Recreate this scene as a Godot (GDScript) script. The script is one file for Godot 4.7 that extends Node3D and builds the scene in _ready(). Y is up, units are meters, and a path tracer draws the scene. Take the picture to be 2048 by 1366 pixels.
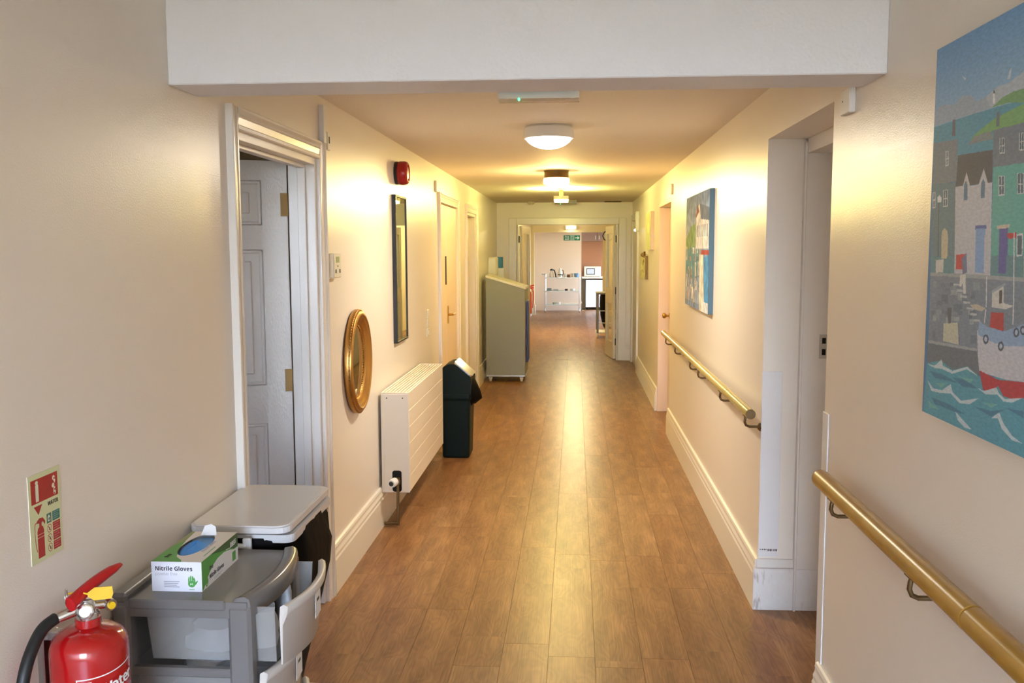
extends Node3D
# A care-home corridor: metres, y up, the corridor runs along -z, the floor is y = 0.

const LEFT := -1.13      # face of the left corridor wall
const RIGHT := 0.82      # face of the right corridor wall
const CEILING := 2.28
const END := -13.3       # wall with the double doors
const ARCH := -22.6      # second opening, at the far end of the hall

var M := {}
var taken := {}
var rng := RandomNumberGenerator.new()


func _ready():
	rng.seed = 20
	set_camera_and_sky()
	make_materials()
	build_structure()
	build_floor()
	build_doors()
	build_baseboards()
	build_lamps()
	build_near_left()
	build_left_wall_things()
	build_right_wall_things()
	build_far_corridor()
	build_hall_and_kitchen()


func set_camera_and_sky():
	var cam := Camera3D.new()
	cam.name = "camera"
	cam.position = Vector3(0, 1.6, 0)
	cam.rotation_order = EULER_ORDER_YXZ
	cam.rotation_degrees = Vector3(-5.698, 3.937, -0.18)
	cam.fov = 40.93
	cam.near = 0.05
	cam.far = 200.0
	add_child(cam)
	cam.current = true
	var env := Environment.new()
	env.background_mode = Environment.BG_SKY
	var sm := ProceduralSkyMaterial.new()
	sm.sky_top_color = Color(0.63, 0.75, 0.92)
	sm.sky_horizon_color = Color(0.87, 0.91, 0.97)
	sm.ground_bottom_color = Color(0.35, 0.36, 0.34)
	sm.ground_horizon_color = Color(0.62, 0.64, 0.64)
	sm.energy_multiplier = 64.0
	var sky := Sky.new()
	sky.sky_material = sm
	env.sky = sky
	env.tonemap_mode = Environment.TONE_MAPPER_LINEAR
	env.tonemap_exposure = 1.06
	env.sdfgi_enabled = true
	env.ssao_enabled = true
	env.ssil_enabled = true
	var we := WorldEnvironment.new()
	we.name = "world_environment"
	we.environment = env
	add_child(we)


# ---------------------------------------------------------------- mesh helpers

func S() -> SurfaceTool:
	var st := SurfaceTool.new()
	st.begin(Mesh.PRIMITIVE_TRIANGLES)
	st.set_smooth_group(-1)
	return st

# a, b, c run counter-clockwise seen from outside
func tri(st: SurfaceTool, a: Vector3, b: Vector3, c: Vector3):
	st.add_vertex(a)
	st.add_vertex(c)
	st.add_vertex(b)

func quad(st: SurfaceTool, a: Vector3, b: Vector3, c: Vector3, d: Vector3):
	tri(st, a, b, c)
	tri(st, a, c, d)

func face(st: SurfaceTool, p: Array, cen: Vector3):
	var n: Vector3 = (p[1] - p[0]).cross(p[2] - p[0])
	var out: Vector3 = p[0] + p[1] + p[2]
	out = out / 3.0 - cen
	for i in range(1, p.size() - 1):
		if n.dot(out) >= 0:
			tri(st, p[0], p[i], p[i + 1])
		else:
			tri(st, p[0], p[i + 1], p[i])

func box(st: SurfaceTool, lo: Vector3, hi: Vector3, b := 0.0, xf := Transform3D.IDENTITY):
	var c := (lo + hi) * 0.5
	var h := (hi - lo).abs() * 0.5
	b = minf(b, minf(h.x, minf(h.y, h.z)) * 0.9)
	var at := func(s: Vector3, axis: int) -> Vector3:
		var v := Vector3.ZERO
		for k in 3:
			v[k] = s[k] * (h[k] if (k == axis or b <= 0.0) else h[k] - b)
		return xf * (c + v)
	var cen := xf * c
	for axis in 3:
		var u := (axis + 1) % 3
		var w := (axis + 2) % 3
		for s in [-1.0, 1.0]:
			var p := []
			for q in [[-1.0, -1.0], [1.0, -1.0], [1.0, 1.0], [-1.0, 1.0]]:
				var sg := Vector3.ZERO
				sg[axis] = s
				sg[u] = q[0]
				sg[w] = q[1]
				p.append(at.call(sg, axis))
			face(st, p, cen)
	if b <= 0.0:
		return
	for axis in 3:
		var u := (axis + 1) % 3
		var w := (axis + 2) % 3
		for su in [-1.0, 1.0]:
			for sw in [-1.0, 1.0]:
				var s0 := Vector3.ZERO
				var s1 := Vector3.ZERO
				s0[axis] = -1.0
				s1[axis] = 1.0
				s0[u] = su
				s1[u] = su
				s0[w] = sw
				s1[w] = sw
				face(st, [at.call(s0, u), at.call(s1, u), at.call(s1, w), at.call(s0, w)], cen)
	for sx in [-1.0, 1.0]:
		for sy in [-1.0, 1.0]:
			for sz in [-1.0, 1.0]:
				var s := Vector3(sx, sy, sz)
				face(st, [at.call(s, 0), at.call(s, 1), at.call(s, 2)], cen)

# poly lies in local xy, extruded along local z from d0 to d1
func extrude(st: SurfaceTool, poly: PackedVector2Array, d0: float, d1: float, xf := Transform3D.IDENTITY, smooth := false):
	if Geometry2D.is_polygon_clockwise(poly):
		poly = poly.duplicate()
		poly.reverse()
	var flip := xf.basis.determinant() < 0
	var n := poly.size()
	var idx := Geometry2D.triangulate_polygon(poly)
	st.set_smooth_group(-1)
	for i in range(0, idx.size(), 3):
		var a := poly[idx[i]]
		var b := poly[idx[i + 1]]
		var c := poly[idx[i + 2]]
		if (b - a).cross(c - a) < 0:
			var t := b
			b = c
			c = t
		for d in [d0, d1]:
			var q := [xf * Vector3(a.x, a.y, d), xf * Vector3(b.x, b.y, d), xf * Vector3(c.x, c.y, d)]
			if (d == d1) != flip:
				tri(st, q[0], q[1], q[2])
			else:
				tri(st, q[0], q[2], q[1])
	if smooth:
		st.set_smooth_group(1)
	for i in n:
		var a := poly[i]
		var b := poly[(i + 1) % n]
		var q := [xf * Vector3(a.x, a.y, d0), xf * Vector3(b.x, b.y, d0), xf * Vector3(b.x, b.y, d1), xf * Vector3(a.x, a.y, d1)]
		if flip:
			quad(st, q[3], q[2], q[1], q[0])
		else:
			quad(st, q[0], q[1], q[2], q[3])
	st.set_smooth_group(-1)

# profile of (radius, height), bottom to top on the outside; turned round local y
func lathe(st: SurfaceTool, prof: Array, n := 24, xf := Transform3D.IDENTITY, sx := 1.0, sz := 1.0):
	var grp := 1
	var last := Vector2.ZERO
	for i in prof.size() - 1:
		var p: Vector2 = prof[i]
		var q: Vector2 = prof[i + 1]
		var dir := (q - p).normalized()
		if i > 0 and absf(last.angle_to(dir)) > 0.6:
			grp += 1
		last = dir
		st.set_smooth_group(grp)
		for k in n:
			var a0 := TAU * k / n
			var a1 := TAU * (k + 1) / n
			var p0 := xf * Vector3(p.x * cos(a0) * sx, p.y, p.x * sin(a0) * sz)
			var p1 := xf * Vector3(p.x * cos(a1) * sx, p.y, p.x * sin(a1) * sz)
			var q0 := xf * Vector3(q.x * cos(a0) * sx, q.y, q.x * sin(a0) * sz)
			var q1 := xf * Vector3(q.x * cos(a1) * sx, q.y, q.x * sin(a1) * sz)
			if q.x > 0.00001:
				tri(st, p0, q0, q1)
			if p.x > 0.00001:
				tri(st, p0, q1, p1)
	st.set_smooth_group(-1)

# a frame at a whose local y points along dir
func along(a: Vector3, dir: Vector3) -> Transform3D:
	var y := dir.normalized()
	var x := y.cross(Vector3(0, 0, 1) if absf(y.z) < 0.9 else Vector3(1, 0, 0)).normalized()
	return Transform3D(Basis(x, y, x.cross(y)), a)

func rod(st: SurfaceTool, a: Vector3, b: Vector3, r: float, n := 14, bev := 0.0, r2 := -1.0):
	var l := (b - a).length()
	if r2 < 0:
		r2 = r
	if bev > 0:
		lathe(st, [Vector2(0, 0), Vector2(r - bev, 0), Vector2(r, bev), Vector2(r2, l - bev), Vector2(r2 - bev, l), Vector2(0, l)], n, along(a, b - a))
	else:
		lathe(st, [Vector2(0, 0), Vector2(r, 0), Vector2(r2, l), Vector2(0, l)], n, along(a, b - a))

func tube(st: SurfaceTool, pts: Array, r: float, n := 10, closed := false):
	var m := pts.size()
	var rings := []
	var x := Vector3.ZERO
	for i in m:
		var t: Vector3
		if closed:
			t = pts[(i + 1) % m] - pts[(i + m - 1) % m]
		else:
			t = pts[mini(i + 1, m - 1)] - pts[maxi(i - 1, 0)]
		t = t.normalized()
		if x == Vector3.ZERO:
			x = t.cross(Vector3(0, 1, 0) if absf(t.y) < 0.9 else Vector3(1, 0, 0)).normalized()
		x = (x - t * x.dot(t)).normalized()
		var y := t.cross(x)
		var ring := []
		for k in n:
			var a := TAU * k / n
			ring.append(pts[i] + (x * cos(a) + y * sin(a)) * r)
		rings.append(ring)
	st.set_smooth_group(1)
	for i in (m if closed else m - 1):
		var p: Array = rings[i]
		var q: Array = rings[(i + 1) % m]
		for k in n:
			quad(st, p[k], p[(k + 1) % n], q[(k + 1) % n], q[k])
	st.set_smooth_group(-1)
	if not closed:
		for k in range(1, n - 1):
			tri(st, rings[0][0], rings[0][k + 1], rings[0][k])
			tri(st, rings[m - 1][0], rings[m - 1][k], rings[m - 1][k + 1])

# rings of equal length, joined smoothly, both ends closed
func loft(st: SurfaceTool, rings: Array, smooth := true, caps := true):
	var n: int = rings[0].size()
	st.set_smooth_group(1 if smooth else -1)
	for i in rings.size() - 1:
		for k in n:
			var a: Vector3 = rings[i][k]
			var b: Vector3 = rings[i][(k + 1) % n]
			var c: Vector3 = rings[i + 1][(k + 1) % n]
			var d: Vector3 = rings[i + 1][k]
			quad(st, a, d, c, b)
	st.set_smooth_group(-1)
	if not caps:
		return
	for e in [0, rings.size() - 1]:
		var cen := Vector3.ZERO
		for p in rings[e]:
			cen += p
		cen /= n
		for k in n:
			if e == 0:
				tri(st, cen, rings[e][k], rings[e][(k + 1) % n])
			else:
				tri(st, cen, rings[e][(k + 1) % n], rings[e][k])

# a, b, c, d: bottom left, bottom right, top right, top left seen from the front
func picture_quad(st: SurfaceTool, a: Vector3, b: Vector3, c: Vector3, d: Vector3):
	var p := [a, c, b, a, d, c]
	var uv := [Vector2(0, 1), Vector2(1, 0), Vector2(1, 1), Vector2(0, 1), Vector2(0, 0), Vector2(1, 0)]
	for i in 6:
		st.set_uv(uv[i])
		st.add_vertex(p[i])

func rounded(x0: float, y0: float, x1: float, y1: float, r: float, n := 5) -> PackedVector2Array:
	var out := PackedVector2Array()
	for c in [[x1 - r, y0 + r, -PI / 2], [x1 - r, y1 - r, 0.0], [x0 + r, y1 - r, PI / 2], [x0 + r, y0 + r, PI]]:
		for k in n + 1:
			var a: float = c[2] + PI / 2 * k / n
			out.append(Vector2(c[0] + r * cos(a), c[1] + r * sin(a)))
	return out


# ---------------------------------------------------------------- scene tree helpers

func numbered(parent: Node, called: String) -> String:
	var key := str(parent.get_instance_id()) + called
	var n: int = taken.get(key, 0)
	taken[key] = n + 1
	return called if n == 0 else "%s_%03d" % [called, n]

func part(parent: Node, called: String, st: SurfaceTool, material: Material, label := "") -> MeshInstance3D:
	st.generate_normals()
	if called == "plank":
		st.generate_tangents()
	var o := MeshInstance3D.new()
	o.name = numbered(parent, called)
	o.mesh = st.commit()
	o.material_override = material
	o.cast_shadow = GeometryInstance3D.SHADOW_CASTING_SETTING_ON
	parent.add_child(o, true)
	if label:
		o.set_meta("label", label)
	return o

func thing(called: String, label: String, category: String, at := Vector3.ZERO, group := "", turn := 0.0) -> Node3D:
	var o := Node3D.new()
	o.name = numbered(self, called)
	add_child(o, true)
	o.position = at
	o.rotation.y = turn
	o.set_meta("label", label)
	o.set_meta("category", category)
	if group:
		o.set_meta("group", group)
	return o

func structure(called: String, label: String, category: String, at := Vector3.ZERO) -> Node3D:
	var o := thing(called, label, category, at)
	o.set_meta("kind", "structure")
	return o

func solid(called: String, label: String, category: String, st: SurfaceTool, material: Material) -> MeshInstance3D:
	var o := part(self, called, st, material, label)
	o.set_meta("category", category)
	o.set_meta("kind", "structure")
	return o

func lettering(parent: Node, words: String, height: float, material: Material, xf: Transform3D, bold := false) -> MeshInstance3D:
	var f := SystemFont.new()
	f.font_names = PackedStringArray(["Droid Sans"])
	f.font_weight = 700 if bold else 400
	var t := TextMesh.new()
	t.text = words
	t.font = f
	t.font_size = 64
	t.pixel_size = height / 46.0
	t.depth = 0.0004
	t.curve_step = 2.0
	var o := MeshInstance3D.new()
	o.name = numbered(parent, "lettering")
	o.mesh = t
	o.material_override = material
	parent.add_child(o, true)
	o.transform = xf
	return o


# ---------------------------------------------------------------- pictures (flat print only)

func fill_poly(img: Image, col: Color, p: PackedVector2Array):
	var lo := 1e9
	var hi := -1e9
	for v in p:
		lo = minf(lo, v.y)
		hi = maxf(hi, v.y)
	for y in range(maxi(0, int(floor(lo))), mini(img.get_height() - 1, int(ceil(hi))) + 1):
		var xs := []
		var yc := y + 0.5
		for i in p.size():
			var a := p[i]
			var b := p[(i + 1) % p.size()]
			if (a.y <= yc) != (b.y <= yc):
				xs.append(a.x + (yc - a.y) / (b.y - a.y) * (b.x - a.x))
		xs.sort()
		for k in range(0, xs.size() - 1, 2):
			var x0 := maxi(0, int(round(xs[k])))
			var x1 := mini(img.get_width(), int(round(xs[k + 1])))
			if x1 > x0:
				img.fill_rect(Rect2i(x0, y, x1 - x0, 1), col)

func fill_oval(img: Image, col: Color, c: Vector2, r: Vector2, turn := 0.0):
	var p := PackedVector2Array()
	for k in 24:
		p.append(c + (Vector2(cos(TAU * k / 24), sin(TAU * k / 24)) * r).rotated(turn))
	fill_poly(img, col, p)

func stroke(img: Image, col: Color, pts: Array, w: float):
	for i in pts.size() - 1:
		var a: Vector2 = pts[i]
		var b: Vector2 = pts[i + 1]
		var n := (b - a).normalized().orthogonal() * w * 0.5
		fill_poly(img, col, PackedVector2Array([a + n, b + n, b - n, a - n]))

func mottle(img: Image, amount: float, freq: float, stretch := Vector2.ONE, seed_ := 3):
	var n := FastNoiseLite.new()
	n.seed = seed_
	n.frequency = freq
	n.fractal_octaves = 4
	for y in img.get_height():
		for x in img.get_width():
			var c := img.get_pixel(x, y)
			var k := 1.0 + amount * n.get_noise_2d(x * stretch.x, y * stretch.y)
			img.set_pixel(x, y, Color(c.r * k, c.g * k, c.b * k, c.a))

func tex(img: Image) -> ImageTexture:
	img.generate_mipmaps()
	return ImageTexture.create_from_image(img)

func blank(w: int, h: int, col: Color) -> Image:
	var img := Image.create(w, h, false, Image.FORMAT_RGBA8)
	img.fill(col)
	return img

func relief(size: int, freq: float, strength: float, seed_: int, octaves := 3) -> ImageTexture:
	var n := FastNoiseLite.new()
	n.noise_type = FastNoiseLite.TYPE_SIMPLEX_SMOOTH
	n.seed = seed_
	n.frequency = freq
	n.fractal_octaves = octaves
	var img := n.get_seamless_image(size, size)
	img.convert(Image.FORMAT_RGBA8)
	img.bump_map_to_normal_map(strength)
	return tex(img)


# ---------------------------------------------------------------- materials

func mat(key: String, hex: String, rough: float, metal := 0.0) -> StandardMaterial3D:
	var m := StandardMaterial3D.new()
	m.albedo_color = Color.html(hex)
	m.roughness = rough
	m.metallic = metal
	m.resource_name = key
	M[key] = m
	return m

func bumpy(m: StandardMaterial3D, t: Texture2D, strength: float, scale: float):
	m.normal_enabled = true
	m.normal_texture = t
	m.normal_scale = strength
	m.uv1_triplanar = true
	m.uv1_world_triplanar = true
	m.uv1_scale = Vector3.ONE * scale

func glow(key: String, hex: String, energy: float) -> StandardMaterial3D:
	var m := mat(key, hex, 0.4)
	m.emission_enabled = true
	m.emission = Color.html(hex)
	m.emission_energy_multiplier = energy
	return m

func clear(key: String, hex: String, alpha: float, rough := 0.03) -> StandardMaterial3D:
	var m := mat(key, hex, rough)
	m.transparency = BaseMaterial3D.TRANSPARENCY_ALPHA
	m.albedo_color.a = alpha
	return m

func grain_texture(seed_: int) -> ImageTexture:
	var w := 192
	var h := 1024
	var low := FastNoiseLite.new()
	low.seed = seed_
	low.frequency = 1.0
	low.fractal_octaves = 3
	var fine := FastNoiseLite.new()
	fine.seed = seed_ + 7
	fine.frequency = 1.0
	fine.fractal_octaves = 2
	var dark := Color.html("6a462c")
	var light := Color.html("b0855a")
	var data := PackedByteArray()
	data.resize(w * h * 3)
	var i := 0
	for y in h:
		var v := float(y) / h
		for x in w:
			var u := float(x) / w
			var blot := low.get_noise_2d(u * 1.3, v * 2.4)
			var ring := sin((u * 5.0 + 3.2 * low.get_noise_2d(u * 1.1 + 9.0, v * 2.3)) * TAU)
			var streak := fine.get_noise_2d(u * 26.0, v * 3.2)
			var hair := fine.get_noise_2d(u * 70.0 + 40.0, v * 7.0)
			var k := clampf(0.58 + 0.42 * blot + 0.09 * ring + 0.22 * streak + 0.08 * hair, 0.0, 1.0)
			data[i] = int(255 * lerpf(dark.r, light.r, k))
			data[i + 1] = int(255 * lerpf(dark.g, light.g, k))
			data[i + 2] = int(255 * lerpf(dark.b, light.b, k))
			i += 3
	var img := Image.create_from_data(w, h, false, Image.FORMAT_RGB8, data)
	return tex(img)

func make_materials():
	var roller := relief(512, 0.09, 3.0, 5)
	var brush_n := FastNoiseLite.new()
	brush_n.seed = 11
	brush_n.frequency = 0.03
	brush_n.fractal_octaves = 4
	var brush_img := brush_n.get_seamless_image(512, 512)
	brush_img.convert(Image.FORMAT_RGBA8)
	brush_img.bump_map_to_normal_map(4.0)
	var brush := tex(brush_img)
	var wall := mat("wall_paint", "ece2d4", 0.28)
	bumpy(wall, roller, 0.22, 4.0)
	var white := mat("white_gloss", "eae3d9", 0.24)
	bumpy(white, roller, 0.12, 3.0)
	var beam := mat("beam_paint", "efeef0", 0.5)
	bumpy(beam, roller, 0.2, 1.6)
	var door := mat("door_gloss", "dcd6ce", 0.2)
	bumpy(door, brush, 0.5, 5.0)
	door.uv1_scale = Vector3(9.0, 2.0, 9.0)
	var ceil_m := mat("ceiling_paint", "e8decf", 0.7)
	bumpy(ceil_m, roller, 0.4, 1.5)
	mat("skirting", "ebe4d6", 0.26)
	mat("pink_door", "e9d5c2", 0.45)
	mat("hall_wall", "e8d9b0", 0.5)
	mat("far_wall", "ead6bd", 0.6)
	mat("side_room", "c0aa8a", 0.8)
	mat("kitchen_brown", "8a5a38", 0.5)
	var tints := ["ffffff", "f4ece6", "ebe1d8", "f9f1ea", "f0e6dd"]
	for g in 3:
		var t := grain_texture(40 + 13 * g)
		for k in tints.size():
			var m := mat("plank_%d" % (g * 5 + k), tints[k], 0.27)
			m.albedo_texture = t
			m.roughness = 0.33
			m.metallic_specular = 0.42
	mat("joint", "4a3222", 0.8)
	mat("wood_slab", "8f6744", 0.4)
	mat("chrome", "d8d8d8", 0.15, 1.0)
	mat("steel", "b9b9b6", 0.3, 1.0)
	mat("brass", "b98f45", 0.28, 1.0)
	mat("old_brass", "7d6440", 0.5, 1.0)
	mat("bronze", "6a5334", 0.45, 0.7)
	mat("black", "141414", 0.5)
	mat("dark", "2a2622", 0.6)
	mat("gap", "0c0b0a", 0.9)
	mat("mirror", "e9efe8", 0.015, 1.0)
	mat("plastic_white", "e8e6e1", 0.35)
	mat("plastic_cream", "e0d9c4", 0.4)
	mat("fitting_grey", "a3957e", 0.4)
	mat("display", "98a878", 0.3)
	mat("paper", "e9e8e6", 0.8)
	clear("glass", "cfd8d2", 0.16)
	clear("cover", "d8d6c8", 0.35, 0.12)
	glow("green_led", "57ffa6", 3.0)


# ---------------------------------------------------------------- the setting

func build_structure():
	var st := S()
	for z in [[3.0, -3.02], [-3.99, -7.62], [-8.75, -9.5], [-10.42, END]]:
		box(st, Vector3(LEFT - 0.12, -0.05, z[1]), Vector3(LEFT, 2.6, z[0]))
	box(st, Vector3(LEFT - 0.12, 2.0, -3.99), Vector3(LEFT, 2.6, -3.02))
	for z in [[-7.62, -8.75], [-9.5, -10.42]]:
		box(st, Vector3(LEFT - 0.12, 2.0, z[1]), Vector3(LEFT, 2.6, z[0]))
		box(st, Vector3(LEFT - 0.2, -0.05, z[1] - 0.05), Vector3(LEFT - 0.12, 2.6, z[0] + 0.05))
	solid("wall_left", "long cream painted corridor wall with radiator, mirrors and fire alarm", "wall", st, M.wall_paint)
	st = S()
	for z in [[3.0, -3.03], [-4.03, -7.95], [-9.1, -12.0], [-13.1, END]]:
		box(st, Vector3(RIGHT, -0.05, z[1]), Vector3(RIGHT + 0.42, 2.6, z[0]))
	for z in [[-3.03, -4.03, 2.067], [-7.95, -9.1, 2.05], [-12.0, -13.1, 2.0]]:
		box(st, Vector3(RIGHT, z[2], z[1]), Vector3(RIGHT + 0.42, 2.6, z[0]))
	for z in [[-3.03, -4.03], [-7.95, -9.1], [-12.0, -13.1]]:
		box(st, Vector3(RIGHT + 0.42, -0.05, z[1] - 0.05), Vector3(RIGHT + 0.5, 2.6, z[0] + 0.05))
	solid("wall_right", "long cream painted corridor wall with handrails and canvas pictures", "wall", st, M.wall_paint)
	st = S()
	box(st, Vector3(-1.35, -0.05, END - 0.15), Vector3(-0.84, 2.6, END))
	box(st, Vector3(0.62, -0.05, END - 0.15), Vector3(1.35, 2.6, END))
	box(st, Vector3(-0.84, 2.0, END - 0.15), Vector3(0.62, 2.6, END))
	solid("wall_end", "cream wall round the double doors at the corridor's end", "wall", st, M.wall_paint)
	st = S()
	box(st, Vector3(-1.32, -0.05, ARCH), Vector3(-1.08, 2.6, END - 0.15))
	solid("wall_hall_left", "yellowish hall wall behind the double doors with hanging extinguisher", "wall", st, M.hall_wall)
	st = S()
	box(st, Vector3(1.2, -0.05, ARCH), Vector3(1.32, 2.6, END - 0.15))
	solid("wall_hall_right", "yellowish hall wall behind the grey laundry trolley", "wall", st, M.hall_wall)
	st = S()
	box(st, Vector3(-1.35, -0.05, ARCH - 0.15), Vector3(-1.0, 2.6, ARCH))
	box(st, Vector3(0.68, -0.05, ARCH - 0.15), Vector3(1.35, 2.6, ARCH))
	box(st, Vector3(-1.0, 2.03, ARCH - 0.15), Vector3(0.68, 2.6, ARCH))
	solid("wall_arch", "yellowish wall with square opening beyond the hall, clock beside it", "wall", st, M.hall_wall)
	st = S()
	box(st, Vector3(-1.5, -0.05, -25.4), Vector3(0.17, 2.6, -24.3))
	solid("wall_far", "pale pinkish wall behind the steel tea trolley", "wall", st, M.far_wall)
	st = S()
	box(st, Vector3(0.17, -0.05, -25.4), Vector3(2.8, 2.6, -25.2))
	box(st, Vector3(-1.5, -0.05, -24.3), Vector3(-1.35, 2.6, ARCH - 0.15))
	solid("wall_far_back", "pale wall closing the kitchen recess behind the fridge", "wall", st, M.far_wall)
	st = S()
	box(st, Vector3(2.6, -0.05, -25.4), Vector3(2.75, 0.5, ARCH))
	box(st, Vector3(2.6, 2.15, -25.4), Vector3(2.75, 2.6, ARCH))
	box(st, Vector3(2.6, 0.5, -25.4), Vector3(2.75, 2.15, -25.0))
	box(st, Vector3(2.6, 0.5, -22.85), Vector3(2.75, 2.15, ARCH))
	box(st, Vector3(1.35, -0.05, ARCH - 0.15), Vector3(2.75, 2.6, ARCH))
	solid("wall_far_right", "pale outer wall with the kitchen window in it", "wall", st, M.far_wall)
	window("window_2", "white framed kitchen window letting daylight onto the far floor", Vector3(2.62, 0.5, -25.0), Vector3(2.73, 2.15, -22.85), 2)
	# behind the photographer: the wall with the daylight window
	st = S()
	box(st, Vector3(-1.4, -0.05, 2.8), Vector3(-0.95, 2.6, 3.0))
	box(st, Vector3(0.75, -0.05, 2.8), Vector3(1.2, 2.6, 3.0))
	box(st, Vector3(-0.95, -0.05, 2.8), Vector3(0.75, 0.3, 3.0))
	box(st, Vector3(-0.95, 2.3, 2.8), Vector3(0.75, 2.6, 3.0))
	solid("wall_rear", "cream wall with a daylight window at the corridor's start", "wall", st, M.wall_paint)
	window("window_1", "white framed daylight window at the corridor's start", Vector3(-0.95, 0.3, 2.85), Vector3(0.75, 2.3, 2.96), 0)
	# room behind the open panelled door
	st = S()
	box(st, Vector3(-3.3, -0.05, -4.9), Vector3(-3.15, 2.6, -1.2))
	box(st, Vector3(-3.3, -0.05, -5.05), Vector3(LEFT - 0.12, 2.6, -4.9))
	box(st, Vector3(-3.3, -0.05, -1.2), Vector3(-2.35, 2.6, -1.05))
	box(st, Vector3(-1.8, -0.05, -1.2), Vector3(LEFT - 0.12, 2.6, -1.05))
	box(st, Vector3(-2.35, -0.05, -1.2), Vector3(-1.8, 1.3, -1.05))
	box(st, Vector3(-2.35, 2.15, -1.2), Vector3(-1.8, 2.6, -1.05))
	solid("wall_side_room", "dim tan walls of the room behind the open panelled door", "wall", st, M.side_room)
	window("window_3", "white framed window of the room behind the open panelled door", Vector3(-2.35, 1.3, -1.17), Vector3(-1.8, 2.15, -1.08), 0)
	# ceilings
	st = S()
	box(st, Vector3(-1.4, CEILING, END), Vector3(1.2, CEILING + 0.1, -2.6))
	box(st, Vector3(-1.4, 2.45, -2.6), Vector3(1.2, 2.55, 3.0))
	box(st, Vector3(-1.5, 2.4, -25.4), Vector3(2.8, 2.5, END - 0.1))
	box(st, Vector3(-3.3, 2.4, -5.05), Vector3(LEFT - 0.1, 2.5, -1.05))
	solid("ceiling", "plain cream corridor ceiling carrying a row of lamps", "ceiling", st, M.ceiling_paint)
	# the white downstand beam across the corridor
	st = S()
	box(st, Vector3(LEFT, 2.06, -2.73), Vector3(RIGHT, 2.5, -2.53), 0.003)
	solid("trim_1", "broad white beam boxed across the corridor near the ceiling", "beam", st, M.beam_paint)
	build_corner_guards()


func window(called: String, label: String, lo: Vector3, hi: Vector3, across: int):
	# across: the axis the wall is thick along (0: window spans x, 2: spans z)
	var w := structure(called, label, "window", (lo + hi) * 0.5)
	var c := (lo + hi) * 0.5
	var st := S()
	var span := 0 if across == 0 else 2
	var a := lo[span]
	var b := hi[span]
	var f := 0.06
	var piece := func(s0: float, s1: float, y0: float, y1: float):
		var p := Vector3(lo.x, y0, lo.z)
		var q := Vector3(hi.x, y1, hi.z)
		p[span] = s0
		q[span] = s1
		box(st, p - c, q - c, 0.004)
	piece.call(a, a + f, lo.y, hi.y)
	piece.call(b - f, b, lo.y, hi.y)
	piece.call(a + f, b - f, lo.y, lo.y + f)
	piece.call(a + f, b - f, hi.y - f, hi.y)
	piece.call((a + b) * 0.5 - 0.03, (a + b) * 0.5 + 0.03, lo.y + f, hi.y - f)
	part(w, "window_frame", st, M.plastic_white)
	for k in 2:
		st = S()
		var p := Vector3(c.x - 0.003, lo.y + f, c.z - 0.003)
		var q := Vector3(c.x + 0.003, hi.y - f, c.z + 0.003)
		var m := (a + b) * 0.5
		p[span] = a + f if k == 0 else m + 0.03
		q[span] = m - 0.03 if k == 0 else b - f
		box(st, p - c, q - c)
		part(w, "pane", st, M.glass)


func build_corner_guards():
	# white boards screwed to the doorway reveal and corner strip of the near right wall
	var img := blank(128, 512, Color.html("e4e0dc"))
	for k in 9:
		img.fill_rect(Rect2i(8 + k * 13, 492, 5 + (k % 3) * 2, 6 if k > 3 else 3), Color.html("2c2a2a"))
	var m := mat("guard_board", "ffffff", 0.35)
	m.albedo_texture = tex(img)
	var g := structure("trim_2", "scuffed white board guarding the doorway reveal beside the far handrail", "corner guard", Vector3(0.90, 0.24, -4.03))
	var st := S()
	box(st, Vector3(-0.082, 0.0, 0.0), Vector3(0.005, 0.83, 0.004), 0.001)
	part(g, "board", st, M.plastic_white)
	st = S()
	picture_quad(st, Vector3(-0.08, 0.002, 0.0045), Vector3(0.004, 0.002, 0.0045), Vector3(0.004, 0.828, 0.0045), Vector3(-0.08, 0.828, 0.0045))
	part(g, "scuffed_face", st, m)
	st = S()
	box(st, Vector3(RIGHT - 0.004, 0.02, -3.034), Vector3(RIGHT, 1.07, -2.975), 0.001)
	box(st, Vector3(RIGHT - 0.004, 0.02, -3.038), Vector3(RIGHT + 0.06, 1.07, -3.031), 0.001)
	solid("trim_3", "white plastic corner strip low on the wall beside the near handrail", "corner guard", st, M.plastic_white)


func plank(parent: Node, x0: float, x1: float, z0: float, z1: float, m: Material, u0: float, v0: float):
	# z0 > z1; top at y = 0, chamfered upper edges, grain along z
	var st := S()
	var b := 0.0006
	var d := 0.006
	var g := 0.0003
	x0 += g
	x1 -= g
	z0 -= g
	z1 += g
	var top := [Vector3(x0 + b, 0, z0 - b), Vector3(x1 - b, 0, z0 - b), Vector3(x1 - b, 0, z1 + b), Vector3(x0 + b, 0, z1 + b)]
	var mid := [Vector3(x0, -b, z0), Vector3(x1, -b, z0), Vector3(x1, -b, z1), Vector3(x0, -b, z1)]
	var low := [Vector3(x0, -d, z0), Vector3(x1, -d, z0), Vector3(x1, -d, z1), Vector3(x0, -d, z1)]
	var put := func(p: Vector3):
		st.set_uv(Vector2(u0 + (p.x - x0) / 0.184, v0 + (z0 - p.z) / 1.22))
		st.add_vertex(p)
	var q := func(a: Vector3, bb: Vector3, c: Vector3, e: Vector3):
		for p in [a, c, bb, a, e, c]:
			put.call(p)
	q.call(top[0], top[1], top[2], top[3])
	for k in 4:
		var j := (k + 1) % 4
		q.call(mid[k], mid[j], top[j], top[k])
		q.call(low[k], low[j], mid[j], mid[k])
	part(parent, "plank", st, m)


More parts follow.
